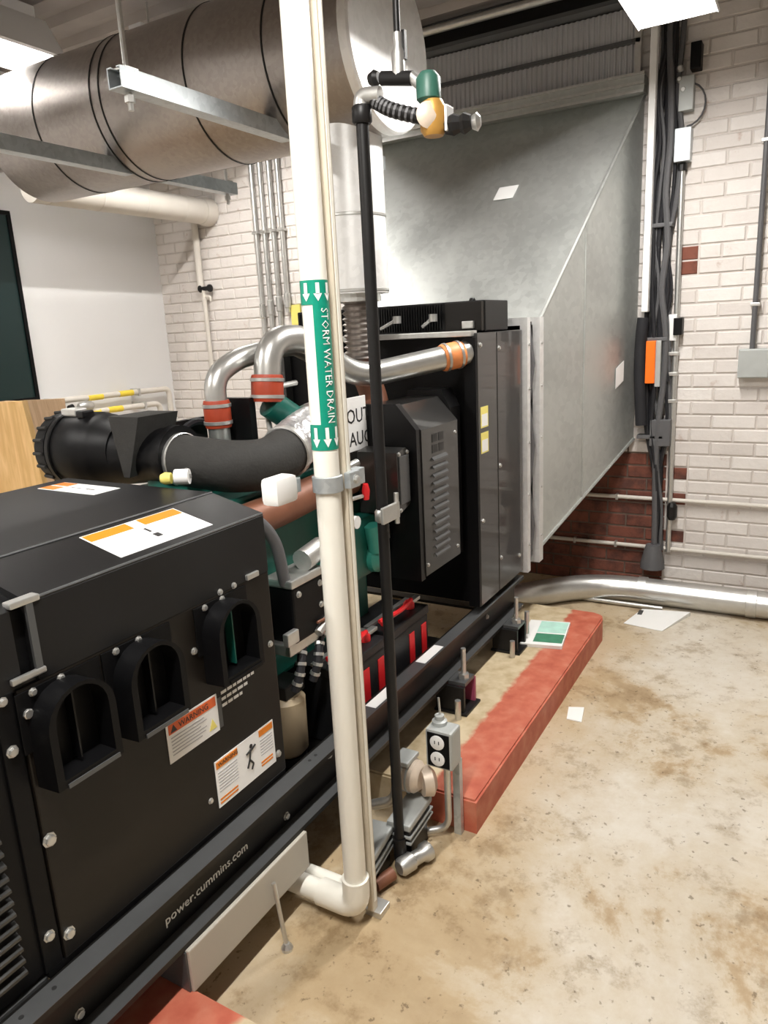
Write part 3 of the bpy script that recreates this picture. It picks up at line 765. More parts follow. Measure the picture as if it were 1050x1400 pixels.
# hood labels
ang = math.atan2(.041, .172)
def hood_label(x0, x1, y0, y1, slope, name='hood_label', parent=None):
    def z_(y): return 1.158 + (y - 1.206) * (.041 / .172) if slope else 1.2005 + (y - 1.378) * .0086
    def quad(a0, a1, b0, b1, k, mat, nm, par):
        P = [(a0, b0, z_(b0) + k), (a1, b0, z_(b0) + k), (a1, b1, z_(b1) + k), (a0, b1, z_(b1) + k)]
        return obj(nm, hexa(nb(), P + [(p[0], p[1], p[2] + .0012) for p in P]), mat, par)
    l = quad(x0, x1, y0, y1, .0005, 'white_label', name, h)
    fy = y1 - (y1 - y0) * .27; w_ = x1 - x0
    quad(x0 + .004, x0 + w_ * .44, fy, y1 - .003, .0012, 'label_orange', 'header_band', l)
    quad(x0 + w_ * .56, x1 - .004, fy, y1 - .003, .0012, 'label_orange', 'header_band', l)
    for i in range(5):
        yy = fy - .012 - i * (fy - y0 - .02) / 5
        quad(x0 + .008, x0 + w_ * .42, yy, yy + .002, .0012, 'ink_grey', 'print_line', l)
        quad(x0 + w_ * .58, x1 - .008, yy, yy + .002, .0012, 'ink_grey', 'print_line', l)
    quad(x0 + w_ * .485, x0 + w_ * .51, y0 + (y1-y0) * .45, y0 + (y1-y0) * .62, .0012, 'ink_black', 'pictogram', l)
    quad(x0 + w_ * .47, x0 + w_ * .53, y0 + (y1-y0) * .22, y0 + (y1-y0) * .36, .0012, 'ink_black', 'pictogram', l)
hood_label(.985, 1.262, 1.225, 1.352, True)
hood_label(1.275, 1.365, 1.66, 1.90, False)

# ------------------------------------------------------------------ engine
t = thing('engine', (1.95, 1.62, .30), 'green diesel engine behind the black housing', 'engine')
bm = nb(); box(bm, 1.52, 2.26, 1.42, 1.84, .52, 1.04, .015); obj('block', bm, 'engine_green', t)
obj('oil_pan', box(nb(), 1.55, 2.24, 1.46, 1.80, .30, .52, .03), 'black_paint', t)
bm = nb(); lathe(bm, (1.44, 1.63, .78), (1, 0, 0), [(0, .30), (.10, .30), (.13, .24)], 28); obj('flywheel_housing', bm, 'engine_green', t, True)
obj('cylinder_head', box(nb(), 1.54, 2.24, 1.46, 1.80, 1.04, 1.13, .01), 'engine_green', t)
vc = obj('valve_cover', box(nb(), 1.56, 2.22, 1.60, 1.78, 1.13, 1.225, .025), 'engine_green_light', t, True)
for x in (1.65, 1.85, 2.05, 2.18): bolt(vc, (x, 1.69, 1.225), '+z', .009)
obj('intake_manifold', box(nb(), 1.62, 2.20, 1.80, 1.93, .98, 1.14, .03), 'engine_green', t, True)
em = obj('exhaust_manifold', tube(nb(), catmull([(1.55, 1.43, 1.06), (1.75, 1.405, 1.075), (1.95, 1.40, 1.09), (2.2, 1.42, 1.08)]), .055, 14), 'bronze_pipe', t, True)
for x in (1.60, 1.78, 1.96, 2.14):
    obj('manifold_port', cyl(nb(), (x, 1.40, 1.07), (x, 1.47, 1.07), .035, 12), 'bronze_pipe', em, True)
# turbocharger
bm = nb(); lathe(bm, (2.06, 1.50, 1.27), (1, 0, 0), [(0, .055), (.02, .095), (.07, .10), (.11, .08), (.13, .05), (.20, .05), (.22, .085), (.29, .085), (.31, .05)], 24)
tb = obj('turbocharger', bm, 'zinc', t, True)
obj('compressor_neck', cyl(nb(), (2.10, 1.55, 1.28), (1.98, 1.60, 1.375), .05, 16), 'engine_green', tb, True)
obj('turbine_flange', lathe(nb(), (2.36, 1.50, 1.27), (1, 0, 0), [(0, .075), (.03, .075)], 16), 'bronze_pipe', tb)
obj('exhaust_elbow', tube(nb(), fillet([(2.37, 1.50, 1.27), (2.59, 1.52, 1.27), (2.59, 1.60, 1.47)], .12), .055, 16), 'bronze_pipe', tb, True)
# accessories on the near side of the block
a_ = obj('coolant_housing', box(nb(), 2.02, 2.20, 1.33, 1.42, .74, .96, .02), 'engine_green', t, True)
obj('water_pump', lathe(nb(), (2.17, 1.29, .80), (0, 1, 0), [(0, .03), (.02, .055), (.10, .06), (.16, .05)], 18), 'engine_green_light', t, True)
obj('pump_neck', cyl(nb(), (2.15, 1.31, .83), (2.13, 1.31, .93), .028, 12), 'engine_green_light', t, True)
obj('thermostat_cap', lathe(nb(), (2.21, 1.32, .86), (0, 0, 1), [(0, .032), (.05, .032), (.06, .02)], 14), 'zinc', t, True)
obj('sender_cap', lathe(nb(), (1.985, 1.325, .98), (0, -1, 0), [(0, .022), (.05, .022)], 12), 'white_label', t, True)
obj('rear_bracket', box(nb(), 1.54, 1.62, 1.38, 1.42, .86, .98, .01), 'engine_green_light', t)
obj('fuel_rail', tube(nb(), fillet([(1.80, 1.37, .73), (1.90, 1.35, .77), (2.25, 1.34, .93)], .05), .011, 8), 'zinc', t, True)
obj('fuel_line', tube(nb(), catmull([(1.95, 1.37, 1.14), (2.03, 1.34, 1.15), (2.09, 1.33, 1.16)]), .015, 10), 'aluminium_pipe', t, True)
obj('fuel_line', tube(nb(), catmull([(1.95, 1.36, 1.10), (2.03, 1.33, 1.105), (2.09, 1.33, 1.115)]), .008, 8), 'zinc', t, True)
obj('drain_lever', tube(nb(), [(1.95, 1.31, 1.055), (2.05, 1.29, 1.055)], .007, 8), 'zinc', t, True)
obj('lever_grip', lathe(nb(), (2.065, 1.285, 1.04), (0, 0, 1), [(0, .010), (.03, .014), (.055, .009)], 10), 'red_plastic', t, True)
# front support struts seen behind the pipes
obj('lift_bracket', box(nb(), 1.90, 1.93, 1.62, 1.74, 1.22, 1.40), 'black_paint', t)
obj('stay_rod', cyl(nb(), (1.98, 1.60, 1.225), (2.02, 1.66, 1.45), .010, 8), 'zinc', t, True)
obj('stay_rod', cyl(nb(), (1.98, 1.62, 1.42), (2.14, 1.60, 1.43), .010, 8), 'zinc', t, True)
obj('heat_shield', box(nb(), 1.70, 1.88, 1.80, 1.82, 1.14, 1.34, .003), 'black_iron', t)
obj('wire_loom', tube(nb(), catmull([(1.70, 1.79, 1.28), (1.8, 1.78, 1.33), (1.88, 1.76, 1.30), (1.95, 1.72, 1.22)]), .012, 8), 'cable_black', t, True)

# warning plate with black letters
s_ = thing('warning_plate', (2.24, 1.36, 1.16), 'white plate with worn black letters beside the white riser pipe', 'sign')
obj('plate', box(nb(), 2.06, 2.258, 1.385, 1.390, 1.185, 1.375, .002), 'white_label', s_)
text('OUT', .072, (2.125, 1.3845, 1.285), FACE_Y, 'ink_black', s_, 'lettering', .0004)
text('HAUC', .070, (2.085, 1.3845, 1.205), FACE_Y, 'ink_black', s_, 'lettering', .0004)
obj('standoff', box(nb(), 2.08, 2.10, 1.39, 1.41, 1.2, 1.22), 'zinc', s_)

# air cleaner
t = thing('air_cleaner', (1.60, 1.92, 1.13), 'big black plastic air cleaner canister above the engine', 'air cleaner')
ax0 = (1.60, 2.20, 1.262)
obj('canister', lathe(nb(), ax0, (0, -1, 0), [(.065, .118), (.075, .122), (.20, .124), (.21, .118), (.24, .118), (.25, .112), (.33, .10)], 36), 'black_plastic', t, True)
ec = obj('end_cover', lathe(nb(), ax0, (0, -1, 0), [(0, .085), (.008, .118), (.055, .126), (.065, .126)], 36), 'black_plastic', t, True)
for k in range(18):
    a = 2 * PI * k / 18
    obj('rib', cyl(nb(), (1.60 + .123 * math.cos(a), 2.188, 1.262 + .123 * math.sin(a)), (1.60 + .127 * math.cos(a), 2.142, 1.262 + .127 * math.sin(a)), .006, 6), 'rubber_grey', ec)
obj('clamp_band', lathe(nb(), (1.60, 2.128, 1.262), (0, -1, 0), [(0, .126), (.003, .130), (.018, .130), (.02, .126)], 36, False), 'black_paint', t, True)
obj('latch', box(nb(), 1.55, 1.60, 2.05, 2.12, 1.375, 1.40, .005), 'zinc', t)
obj('latch', box(nb(), 1.54, 1.585, 2.0, 2.035, 1.372, 1.395, .005), 'black_paint', t)
bm = nb()                        # rectangular inlet scoop narrowing downwards
hexa(bm, [(1.50, 1.775, 1.20), (1.50, 1.80, 1.20), (1.66, 1.80, 1.20), (1.66, 1.775, 1.20), (1.50, 1.705, 1.385), (1.50, 1.835, 1.385), (1.66, 1.835, 1.385), (1.66, 1.705, 1.385)])
obj('inlet_scoop', bm, 'rubber_grey', t)
obj('outlet_neck', lathe(nb(), (1.60, 1.88, 1.255), (0, -1, 0), [(0, .10), (.12, .085), (.18, .085), (.20, .094), (.23, .094)], 30), 'black_plastic', t, True)
iv = thing('service_indicator', (1.40, 1.52, 1.2), 'small white filter gauge with yellow cap by the housing edge', 'gauge')
obj('body', cyl(nb(), (1.475, 1.50, 1.225), (1.455, 1.535, 1.225), .022, 14), 'white_label', iv, True)
obj('cap', lathe(nb(), (1.45, 1.545, 1.222), (-.5, .86, 0), [(0, .016), (.018, .018), (.03, .012)], 14), 'label_yellow', iv, True)
obj('stem', cyl(nb(), (1.475, 1.50, 1.225), (1.56, 1.60, 1.235), .007, 8), 'zinc', iv, True)

t = thing('intake_hose', (1.8, 1.5, 1.12), 'thick dark grey rubber intake hose with silver foil sleeve', 'hose')
pts = catmull([(1.60, 1.67, 1.245), (1.60, 1.58, 1.238), (1.635, 1.475, 1.225), (1.73, 1.425, 1.22), (1.84, 1.432, 1.238)], 10)
obj('rubber_elbow', tube(nb(), pts, .078, 24), 'rubber_grey', t, True)
pts2 = catmull([(1.835, 1.432, 1.237), (1.93, 1.448, 1.262), (2.03, 1.475, 1.275), (2.10, 1.50, 1.275)], 8)
rr = [.080 + .004 * math.sin(i * 2.1) for i in range(len(pts2))]
obj('foil_sleeve', tube(nb(), pts2, rr, 24), 'foil_wrap', t, True)
obj('hose_clamp', lathe(nb(), (1.60, 1.655, 1.244), (0, -1, 0), [(0, .080), (.002, .083), (.016, .083), (.018, .080)], 28, False), 'zinc', t, True)
d_ = (pts[-1] - pts[-2]).normalized()
obj('hose_clamp', lathe(nb(), pts[-1] - d_ * .012, d_, [(0, .081), (.002, .086), (.018, .086), (.02, .081)], 28, False), 'zinc', t, True)

# charge air pipes
def coupler(p, d, r, mat, parent):
    o_ = obj('silicone_coupler', lathe(nb(), Vector(p) - Vector(d).normalized() * .045, d, [(0, r + .006), (.01, r + .009), (.08, r + .009), (.09, r + .006)], 20), mat, parent, True)
    for k in (-.028, .028):
        obj('hose_clamp', lathe(nb(), Vector(p) + Vector(d).normalized() * (k - .006), d, [(0, r + .010), (.001, r + .012), (.011, r + .012), (.012, r + .010)], 20, False), 'zinc', o_, True)
t = thing('charge_air_pipe', (2.3, 1.4, 1.38), 'thick polished pipe from the turbocharger to the radiator top, orange coupler', 'pipe', 'charge air pipes')
path = fillet([(1.975, 1.60, 1.40), (2.0, 1.60, 1.585), (2.20, 1.57, 1.585), (2.36, 1.50, 1.425), (2.70, 1.225, 1.487)], .14, 8)
obj('pipe', tube(nb(), path, .046, 20), 'aluminium_pipe', t, True)
coupler((1.977, 1.60, 1.425), (.1, 0, 1), .046, 'silicone_red', t)
coupler((2.685, 1.238, 1.484), Vector((2.70, 1.225, 1.487)) - Vector((2.36, 1.50, 1.425)), .044, 'silicone_orange', t)
obj('bead', lathe(nb(), (2.715, 1.213, 1.49), Vector((.34, -.275, .062)), [(0, .046), (.02, .05), (.035, .046)], 20), 'aluminium_pipe', t, True)
t = thing('charge_air_pipe', (1.8, 1.7, 1.3), 'slim silver bent pipe with red clamped coupler beside the valve cover', 'pipe', 'charge air pipes')
path = fillet([(1.83, 1.70, 1.25), (1.83, 1.70, 1.475), (1.93, 1.69, 1.525), (2.10, 1.70, 1.545)], .07, 8)
obj('pipe', tube(nb(), path, .036, 18), 'aluminium_pipe', t, True)
coupler((1.83, 1.70, 1.355), (0, 0, 1), .036, 'silicone_red', t)
obj('elbow_tail', tube(nb(), fillet([(2.10, 1.70, 1.545), (2.3, 1.72, 1.56), (2.68, 1.9, 1.50)], .1), .036, 16), 'aluminium_pipe', t, True)

# starter / governor actuator and its conduit
t = thing('fuel_actuator', (1.66, 1.3, .68), 'black and silver control actuator with grey flexible conduit between housing and white pipe', 'actuator')
obj('case', box(nb(), 1.60, 1.76, 1.27, 1.37, .70, .875, .008), 'black_plastic', t)
obj('cap', box(nb(), 1.595, 1.765, 1.265, 1.375, .875, .90, .006), 'zinc', t)
obj('solenoid', cyl(nb(), (1.70, 1.30, .93), (1.80, 1.30, .945), .035, 16), 'zinc', t, True)
obj('solenoid', lathe(nb(), (1.78, 1.27, .905), (0, -1, 0), [(0, .03), (.03, .03), (.035, .015)], 14), 'white_label', t, True)
obj('mount_plate', box(nb(), 1.58, 1.78, 1.28, 1.36, .665, .70, .004), 'zinc', t)
obj('connector', box(nb(), 1.545, 1.60, 1.255, 1.275, .715, .755, .004), 'zinc', t)
obj('flex_conduit', tube(nb(), catmull([(1.44, 1.33, 1.115), (1.52, 1.31, 1.10), (1.58, 1.30, 1.02), (1.605, 1.30, .91), (1.61, 1.30, .885)]), .018, 12), 'cable_grey', t, True)
obj('wire', tube(nb(), catmull([(1.77, 1.28, .86), (1.80, 1.26, .80), (1.77, 1.255, .74), (1.70, 1.26, .735)]), .005, 6), 'bronze_pipe', t, True)
for x, z in ((1.74, .85), (1.74, .78), (1.63, .85)): bolt(t, (x, 1.27, z), '-y', .008)
obj('cable_arm', tube(nb(), [(1.70, 1.26, .70), (1.84, 1.27, .76)], .014, 8), 'zinc', t, True)

t = thing('fuel_filter', (1.63, 1.36, .27), 'tan filter canister standing inside the skid beside the housing', 'filter')
obj('canister', lathe(nb(), (1.635, 1.36, .30), (0, 0, 1), [(0, .045), (.02, .062), (.19, .064), (.205, .05)], 24), 'tan_canister', t, True)
obj('base_ring', lathe(nb(), (1.635, 1.36, .275), (0, 0, 1), [(0, .055), (.025, .055)], 20), 'black_iron', t)
obj('filter_head', box(nb(), 1.59, 1.69, 1.32, 1.40, .505, .55, .006), 'black_iron', t)
t = thing('battery_cable_coil', (1.70, 1.3, .55), 'black and silver ribbed cables coiled above the tan filter', 'cable')
for j, (x0, y0) in enumerate(((1.60, 1.29), (1.68, 1.28), (1.76, 1.27))):
    p = catmull([(x0, y0, .545), (x0 + .02, y0 - .01, .60), (x0 + .05, y0, .655), (x0 + .10, y0 + .02, .69)], 6)
    c_ = obj('cable', tube(nb(), p, .014, 8), 'cable_black', t, True)
    for i in range(2, len(p) - 1, 3):
        d = (p[i + 1] - p[i]).normalized()
        obj('band', lathe(nb(), p[i], d, [(0, .017), (.010, .017)], 10), 'zinc', c_)

# batteries
def battery(x0, label):
    b = thing('battery', (x0 + .15, 1.35, .265), label, 'battery', 'starter batteries in the skid')
    x1, y0, y1, z0, z1 = x0 + .30, 1.245, 1.44, .264, .505
    obj('case', box(nb(), x0, x1, y0, y1, z0, z1, .008), 'battery_case', b)
    obj('lid', box(nb(), x0 - .004, x1 + .004, y0 - .004, y1 + .004, z1, z1 + .035, .006), 'battery_case', b)
    for xx in (x0 + .14, x0 + .24):
        obj('red_label', box(nb(), xx, xx + .04, y0 - .0025, y0, z0 + .09, z1 - .03), 'red_plastic', b)
    for xx, c_ in ((x0 + .06, 'red_plastic'), (x0 + .24, 'red_plastic')):
        tm = obj('terminal_boot', lathe(nb(), (xx, y0 + .05, z1 + .035), (0, 0, 1), [(0, .022), (.02, .022), (.03, .014)], 12), c_, b, True)
        obj('terminal_clamp', box(nb(), xx - .01, xx + .07, y0 + .035, y0 + .06, z1 + .05, z1 + .064, .003), 'zinc', tm)
    obj('hold_down', box(nb(), x0 - .01, x1 + .01, y0 + .085, y0 + .105, z1 + .036, z1 + .046), 'zinc', b)
    obj('cable', tube(nb(), catmull([(x0 + .24, y0 + .05, z1 + .06), (x0 + .20, y0 + .02, z1 + .085), (x0 + .08, y0 + .0, z1 + .09), (x0 - .02, y0 + .03, z1 + .08)]), .009, 8), 'red_plastic', b, True)
battery(1.775, 'black battery with red labels, next to the white riser pipe')
battery(2.110, 'black battery with red labels, further along the skid past the black pipe')

# ------------------------------------------------------------------ white riser pipe with marker
PX, PY, PR = 1.401, .977, .0305
t = thing('drain_pipe', (PX, PY, 0.0), 'tall white plastic drain pipe with green marker, rising floor to ceiling', 'pipe')
obj('pipe', tube(nb(), fillet([(PX, PY, ZC - .01), (PX, PY, .055), (PX, PY + .60, .055)], .06, 8), PR, 28), 'white_pvc', t, True)
obj('elbow', tube(nb(), fillet([(PX, PY, .15), (PX, PY, .057), (PX, PY + .12, .057)], .06, 8), PR + .007, 28), 'white_pvc', t, True)
# marker band, arrows and lettering wrapped on the pipe
def wrap(name, z0, z1, a0, a1, mat, parent, k=.0012, n=16):
    bm = nb(); ri = [[], []]
    for i in range(n + 1):
        a = a0 + (a1 - a0) * i / n
        for j, z in enumerate((z0, z1)): ri[j].append(bm.verts.new((PX + (PR + k) * math.cos(a), PY + (PR + k) * math.sin(a), z)))
    for i in range(n): bm.faces.new((ri[0][i], ri[0][i + 1], ri[1][i + 1], ri[1][i]))
    return obj(name, bm, mat, parent, True)
ca = math.atan2(-PY, -PX)        # side of the pipe towards the room
mk = wrap('marker_sleeve', 1.335, 1.712, ca - .2, ca + 1.75, 'label_green', t)
wrap('marker_sleeve', 1.335, 1.395, ca - 1.5, ca + 1.75, 'label_green', t)
wrap('marker_sleeve', 1.66, 1.712, ca - 1.5, ca + 1.75, 'label_green', t)
def arrow(z0, z1, a):
    bm = nb(); V = lambda da, z: bm.verts.new((PX + (PR + .0026) * math.cos(a + da), PY + (PR + .0026) * math.sin(a + da), z))
    zm = z0 + (z1 - z0) * .42
    bm.faces.new([V(-.13, z1), V(-.13, zm), V(.13, zm), V(.13, z1)]); bm.faces.new([V(-.30, zm), V(0, z0), V(.30, zm)])
    obj('arrow', bm, 'ink_white', mk)
for z0, z1 in ((1.342, 1.388), (1.667, 1.706)):
    for a in (ca - .62, ca + .22, ca + 1.0): arrow(z0, z1, a)
def curved_text(s, size, z_top, a):   # reads downwards, bent round the pipe
    cu = bpy.data.curves.new('lettering', 'FONT'); cu.body = s; cu.size = size; cu.align_y = 'CENTER'; cu.resolution_u = 1
    o_ = bpy.data.objects.new('lettering', cu); COL.objects.link(o_)
    dg = bpy.context.evaluated_depsgraph_get(); dg.update()
    me = bpy.data.meshes.new_from_object(o_.evaluated_get(dg)); bpy.data.objects.remove(o_); bpy.data.curves.remove(cu)
    wmax = max(v.co.x for v in me.vertices); sc = .255 / wmax
    for v in me.vertices:
        aa = a + v.co.y / PR
        v.co = Vector(((PR + .0026) * math.cos(aa), (PR + .0026) * math.sin(aa), -v.co.x * sc))
    me.materials.clear(); me.materials.append(MATS['ink_white'])
    link(bpy.data.objects.new('lettering', me), Vector((PX, PY, z_top)), mk)
curved_text('STORM WATER DRAIN', .026, 1.653, ca + .62)

sp = thing('strut_post', (1.443, .958, 0), 'beige steel strut post standing right behind the white drain pipe', 'post')
obj('channel', box(nb(), 1.434, 1.457, .945, .965, .02, ZC - .01, .002), 'beige_strut', sp)
obj('slot_face', box(nb(), 1.440, 1.451, .9438, .9452, .05, ZC - .02), 'white_pvc', sp)
obj('base_plate', box(nb(), 1.436, 1.49, .925, .975, .0, .02, .002), 'zinc', sp)
cl = thing('pipe_clamp', (1.42, .95, 1.24), 'grey pipe clamp with white end cap gripping the drain pipe', 'clamp')
obj('band', lathe(nb(), (PX, PY, 1.232), (0, 0, 1), [(0, PR + .001), (.002, PR + .006), (.038, PR + .006), (.04, PR + .001)], 28, False), 'strut_steel', cl, True)
obj('ear', box(nb(), 1.425, 1.470, .928, .946, 1.235, 1.275, .003), 'strut_steel', cl)
obj('ear', box(nb(), 1.470, 1.505, .936, .964, 1.235, 1.275, .003), 'strut_steel', cl)
bolt(cl, (1.45, .928, 1.255), '-y', .009)
obj('cross_strut', box(nb(), 1.28, 1.36, 1.025, 1.06, 1.238, 1.272, .002), 'strut_steel', cl)
obj('end_cap', box(nb(), 1.245, 1.325, 1.005, 1.055, 1.225, 1.29, .014), 'white_label', cl, True)
# second small white pipe behind
tag(obj('branch_pipe', tube(nb(), [(1.465, 1.02, .04), (1.465, 1.60, .04)], .022, 14), 'white_pvc', None, True), 'thin white plastic pipe lying behind the drain elbow', 'pipe')

# ------------------------------------------------------------------ black gas pipe and fittings
BX, BY = 1.645, .975
t = thing('gas_pipe', (BX, BY, .1), 'black iron gas pipe rising beside the white drain pipe', 'pipe')
obj('pipe', cyl(nb(), (BX, BY, .10), (BX, BY, 2.09), .0155, 16), 'black_iron', t, True)
obj('coupling', lathe(nb(), (BX, BY, 2.075), (0, 0, 1), [(0, .020), (.005, .024), (.035, .024), (.04, .020)], 16), 'black_iron', t, True)
obj('union', lathe(nb(), (BX, BY, 1.095), (0, 0, 1), [(0, .016), (.006, .021), (.03, .021), (.036, .016)], 12), 'zinc', t, True)
obj('pipe_strap', box(nb(), 1.60, 1.69, .945, .955, 1.10, 1.145, .003), 'zinc', t)
obj('strap_bolt', cyl(nb(), (1.68, .95, 1.085), (1.68, .95, 1.17), .007, 8), 'zinc', t)
obj('elbow', tube(nb(), fillet([(BX, BY, 2.10), (BX, BY, 2.135), (BX + .005, BY - .05, 2.13)], .025), .019, 14), 'zinc', t, True)
hp = [(BX + .005, BY - .03, 2.122), (BX + .01, .90, 2.095), (BX + .02, .83, 2.07)]
hs = obj('braided_hose', tube(nb(), catmull(hp, 8), .016, 12), 'black_iron', t, True)
cp = catmull(hp, 10)
for i in range(2, len(cp) - 2, 2):
    obj('braid_ring', lathe(nb(), cp[i], cp[i + 1] - cp[i], [(-.003, .0175), (.003, .0175)], 10, False), 'cable_grey', hs)
t = thing('gas_regulator', (1.67, .80, 2.03), 'yellow regulator with green cap and black fittings below the ceiling', 'regulator')
obj('body', lathe(nb(), (1.67, .800, 2.025), (0, 0, 1), [(0, .022), (.012, .030), (.055, .032), (.075, .022)], 16), 'yellow_brass', t, True)
obj('diaphragm_case', lathe(nb(), (1.655, .808, 2.065), (-.75, -.6, 0), [(0, .024), (.016, .029), (.024, .016)], 18), 'brass_white', t, True)
obj('cap', lathe(nb(), (1.67, .810, 2.098), (0, 0, 1), [(0, .022), (.006, .028), (.05, .028), (.062, .018)], 14), 'valve_green', t, True)
obj('label_plate', box(nb(), 1.66, 1.70, .762, .768, 2.03, 2.085, .002), 'white_label', t)
obj('outlet_nut', lathe(nb(), (1.68, .775, 2.045), (.2, -1, 0), [(0, .018), (.02, .024), (.035, .018), (.045, .024), (.06, .016)], 8), 'black_iron', t)
obj('outlet_cap', lathe(nb(), (1.695, .715, 2.045), (.2, -1, 0), [(0, .014), (.012, .020), (.02, .010)], 10), 'zinc', t, True)
t = thing('gas_valve', (1.67, .89, 2.15), 'small steel gas valve with lever hanging from the ceiling drop', 'valve')
obj('drop_pipe', cyl(nb(), (1.67, .885, 2.18), (1.67, .885, ZC), .008, 10), 'black_iron', t, True)
obj('tee', cyl(nb(), (1.67, .93, 2.17), (1.67, .85, 2.155), .016, 12), 'black_iron', t, True)
obj('tee_neck', lathe(nb(), (1.67, .885, 2.165), (0, 0, 1), [(0, .015), (.05, .015), (.06, .011), (.09, .011)], 12), 'zinc', t, True)
obj('lever', lathe(nb(), (1.665, .935, 2.172), (0, 1, 0), [(0, .013), (.01, .019), (.025, .013)], 10), 'black_iron', t, True)
obj('outlet_pipe', cyl(nb(), (1.67, .855, 2.16), (1.67, .82, 2.13), .013, 12), 'zinc', t, True)
obj('hanger_tab', box(nb(), 1.672, 1.684, .868, .876, 2.20, 2.26), 'black_iron', t)

# ------------------------------------------------------------------ floor-level electrics by the black pipe
t = thing('outlet_box', (1.85, .90, 0), 'grey metal outlet box with two white sockets on a post at the curb end', 'outlet box')
ox0, ox1, oy0, oy1, oz0, oz1 = 1.80, 1.87, .865, .955, .265, .395
obj('box', box(nb(), ox0, ox1, oy0, oy1, oz0, oz1, .008), 'grey_box_paint', t)
obj('cover_plate', box(nb(), ox0 - .003, ox0 + .001, oy0 + .008, oy1 - .008, oz0 + .008, oz1 - .008, .001), 'black_plastic', t)
for z in (.302, .358):
    s_ = obj('socket', lathe(nb(), (ox0 - .003, .912, z), (-1, 0, 0), [(0, .024), (.003, .024), (.004, .022)], 20), 'white_label', t, True)
    for dy in (-.007, .007):
        obj('slot', box(nb(), ox0 - .0078, ox0 - .0065, .912 + dy - .0015, .912 + dy + .0015, z - .004, z + .007), 'ink_black', s_)
cn = obj('cable_entry', lathe(nb(), (1.845, .925, oz1), (0, 0, 1), [(0, .024), (.012, .024), (.016, .015), (.03, .015)], 14), 'grey_box_paint', t, True)
obj('lead', cyl(nb(), (1.85, .925, oz1 + .025), (1.852, .93, oz1 + .085), .004, 6), 'zinc', cn)
obj('conduit', tube(nb(), fillet([(1.835, .90, .27), (1.835, .90, .035), (1.80, .97, .02)], .05), .011, 10), 'zinc', t, True)
obj('post', box(nb(), 1.858, 1.880, .868, .892, 0, .27), 'strut_steel', t)

t = thing('circulation_pump', (1.80, 1.02, .1), 'beige and brass circulation pump under the skid rail beside the outlet box', 'pump')
obj('motor', lathe(nb(), (1.80, 1.06, .215), (0, -1, 0), [(0, .03), (.01, .05), (.07, .052), (.09, .035)], 18), 'brass_white', t, True)
obj('volute', lathe(nb(), (1.80, .975, .20), (.7, -.7, 0), [(0, .045), (.03, .05), (.045, .03)], 18), 'brass_white', t, True)
obj('flange', box(nb(), 1.76, 1.84, 1.0, 1.06, .265, .28, .004), 'grey_box_paint', t)
obj('pipe', tube(nb(), fillet([(1.80, 1.06, .20), (1.80, 1.075, .10), (1.80, 1.16, .06)], .04), .018, 10), 'zinc', t, True)
obj('stand', cyl(nb(), (1.845, 1.04, 0), (1.825, 1.03, .19), .014, 10), 'black_iron', t)
for dz in (-.02, .0, .02): obj('fin', lathe(nb(), (1.80, 1.03 + dz, .215), (0, -1, 0), [(0, .055), (.006, .055)], 18), 'grey_box_paint', t)

def heater(x, y, z, ang, label):
    h = thing('heater_box', (x, y, 0), label, 'box', 'grey heater boxes by the gas pipe')
    c_, s_ = math.cos(ang), math.sin(ang)
    def tr(bm):
        for v in bm.verts:
            px, py = v.co.x, v.co.y; v.co.x = x + px * c_ - py * s_; v.co.y = y + px * s_ + py * c_
        return bm
    obj('lid', tr(box(nb(), -.085, .085, -.04, .04, z, z + .022, .006)), 'grey_box_paint', h)
    obj('body', tr(box(nb(), -.078, .078, -.034, .034, z - .055, z, .004)), 'black_iron', h)
    for k in (.018, .038): obj('rib', tr(box(nb(), -.085, .085, -.041, .041, z - k - .006, z - k)), 'grey_box_paint', h)
    obj('foot', tr(box(nb(), -.06, .06, -.03, .03, 0, z - .055)), 'black_iron', h)
    obj('plug', tr(lathe(nb(), (.095, -.005, z - .02), (-1, 0, 0), [(0, .012), (.02, .016)], 10)), 'zinc', h)
heater(1.575, 1.03, .11, .12, 'light grey ribbed box on the floor left of the black gas pipe')
heater(1.735, .985, .125, .05, 'light grey ribbed box on the floor right of the black gas pipe')
t = thing('drip_leg', (1.64, .93, 0), 'rusty grey pipe fitting lying at the foot of the black gas pipe', 'fitting')
obj('tee', lathe(nb(), (1.60, .955, .035), (.9, -.35, 0), [(0, .02), (.01, .028), (.05, .028), (.055, .022), (.09, .022), (.1, .03), (.12, .03)], 14), 'zinc', t, True)
obj('neck', cyl(nb(), (1.645, .973, .03), (1.645, .975, .105), .02, 12), 'black_iron', t, True)
obj('rusty_nipple', cyl(nb(), (1.58, .965, .03), (1.52, .99, .025), .02, 12), 'bronze_pipe', t, True)

# silver pipe along the foot of the back wall
t = thing('floor_pipe', (4.12, .5, 0), 'large silver pipe lying along the foot of the back wall', 'pipe')
FR = .072
obj('pipe', tube(nb(), fillet([(4.15, -1.4, .078), (4.13, 1.02, .078), (3.78, 1.36, .078), (3.44, 1.40, .15)], .34, 12), FR, 26), 'aluminium_pipe', t, True)
for y in (.16, .72):
    obj('joint_band', lathe(nb(), (4.137, y, .078), (0, 1, 0), [(0, FR + .001), (.002, FR + .004), (.05, FR + .004), (.052, FR + .001)], 26, False), 'zinc', t, True)
for y in (-.6, .9):
    obj('saddle', box(nb(), 4.09, 4.19, y, y + .04, 0, .03), 'zinc', t)
tag(obj('thin_conduit', tube(nb(), [(4.04, .62, .018), (4.035, 1.15, .018)], .012, 10), 'aluminium_pipe', None, True), 'thin silver conduit on the floor in front of the large silver pipe', 'conduit')

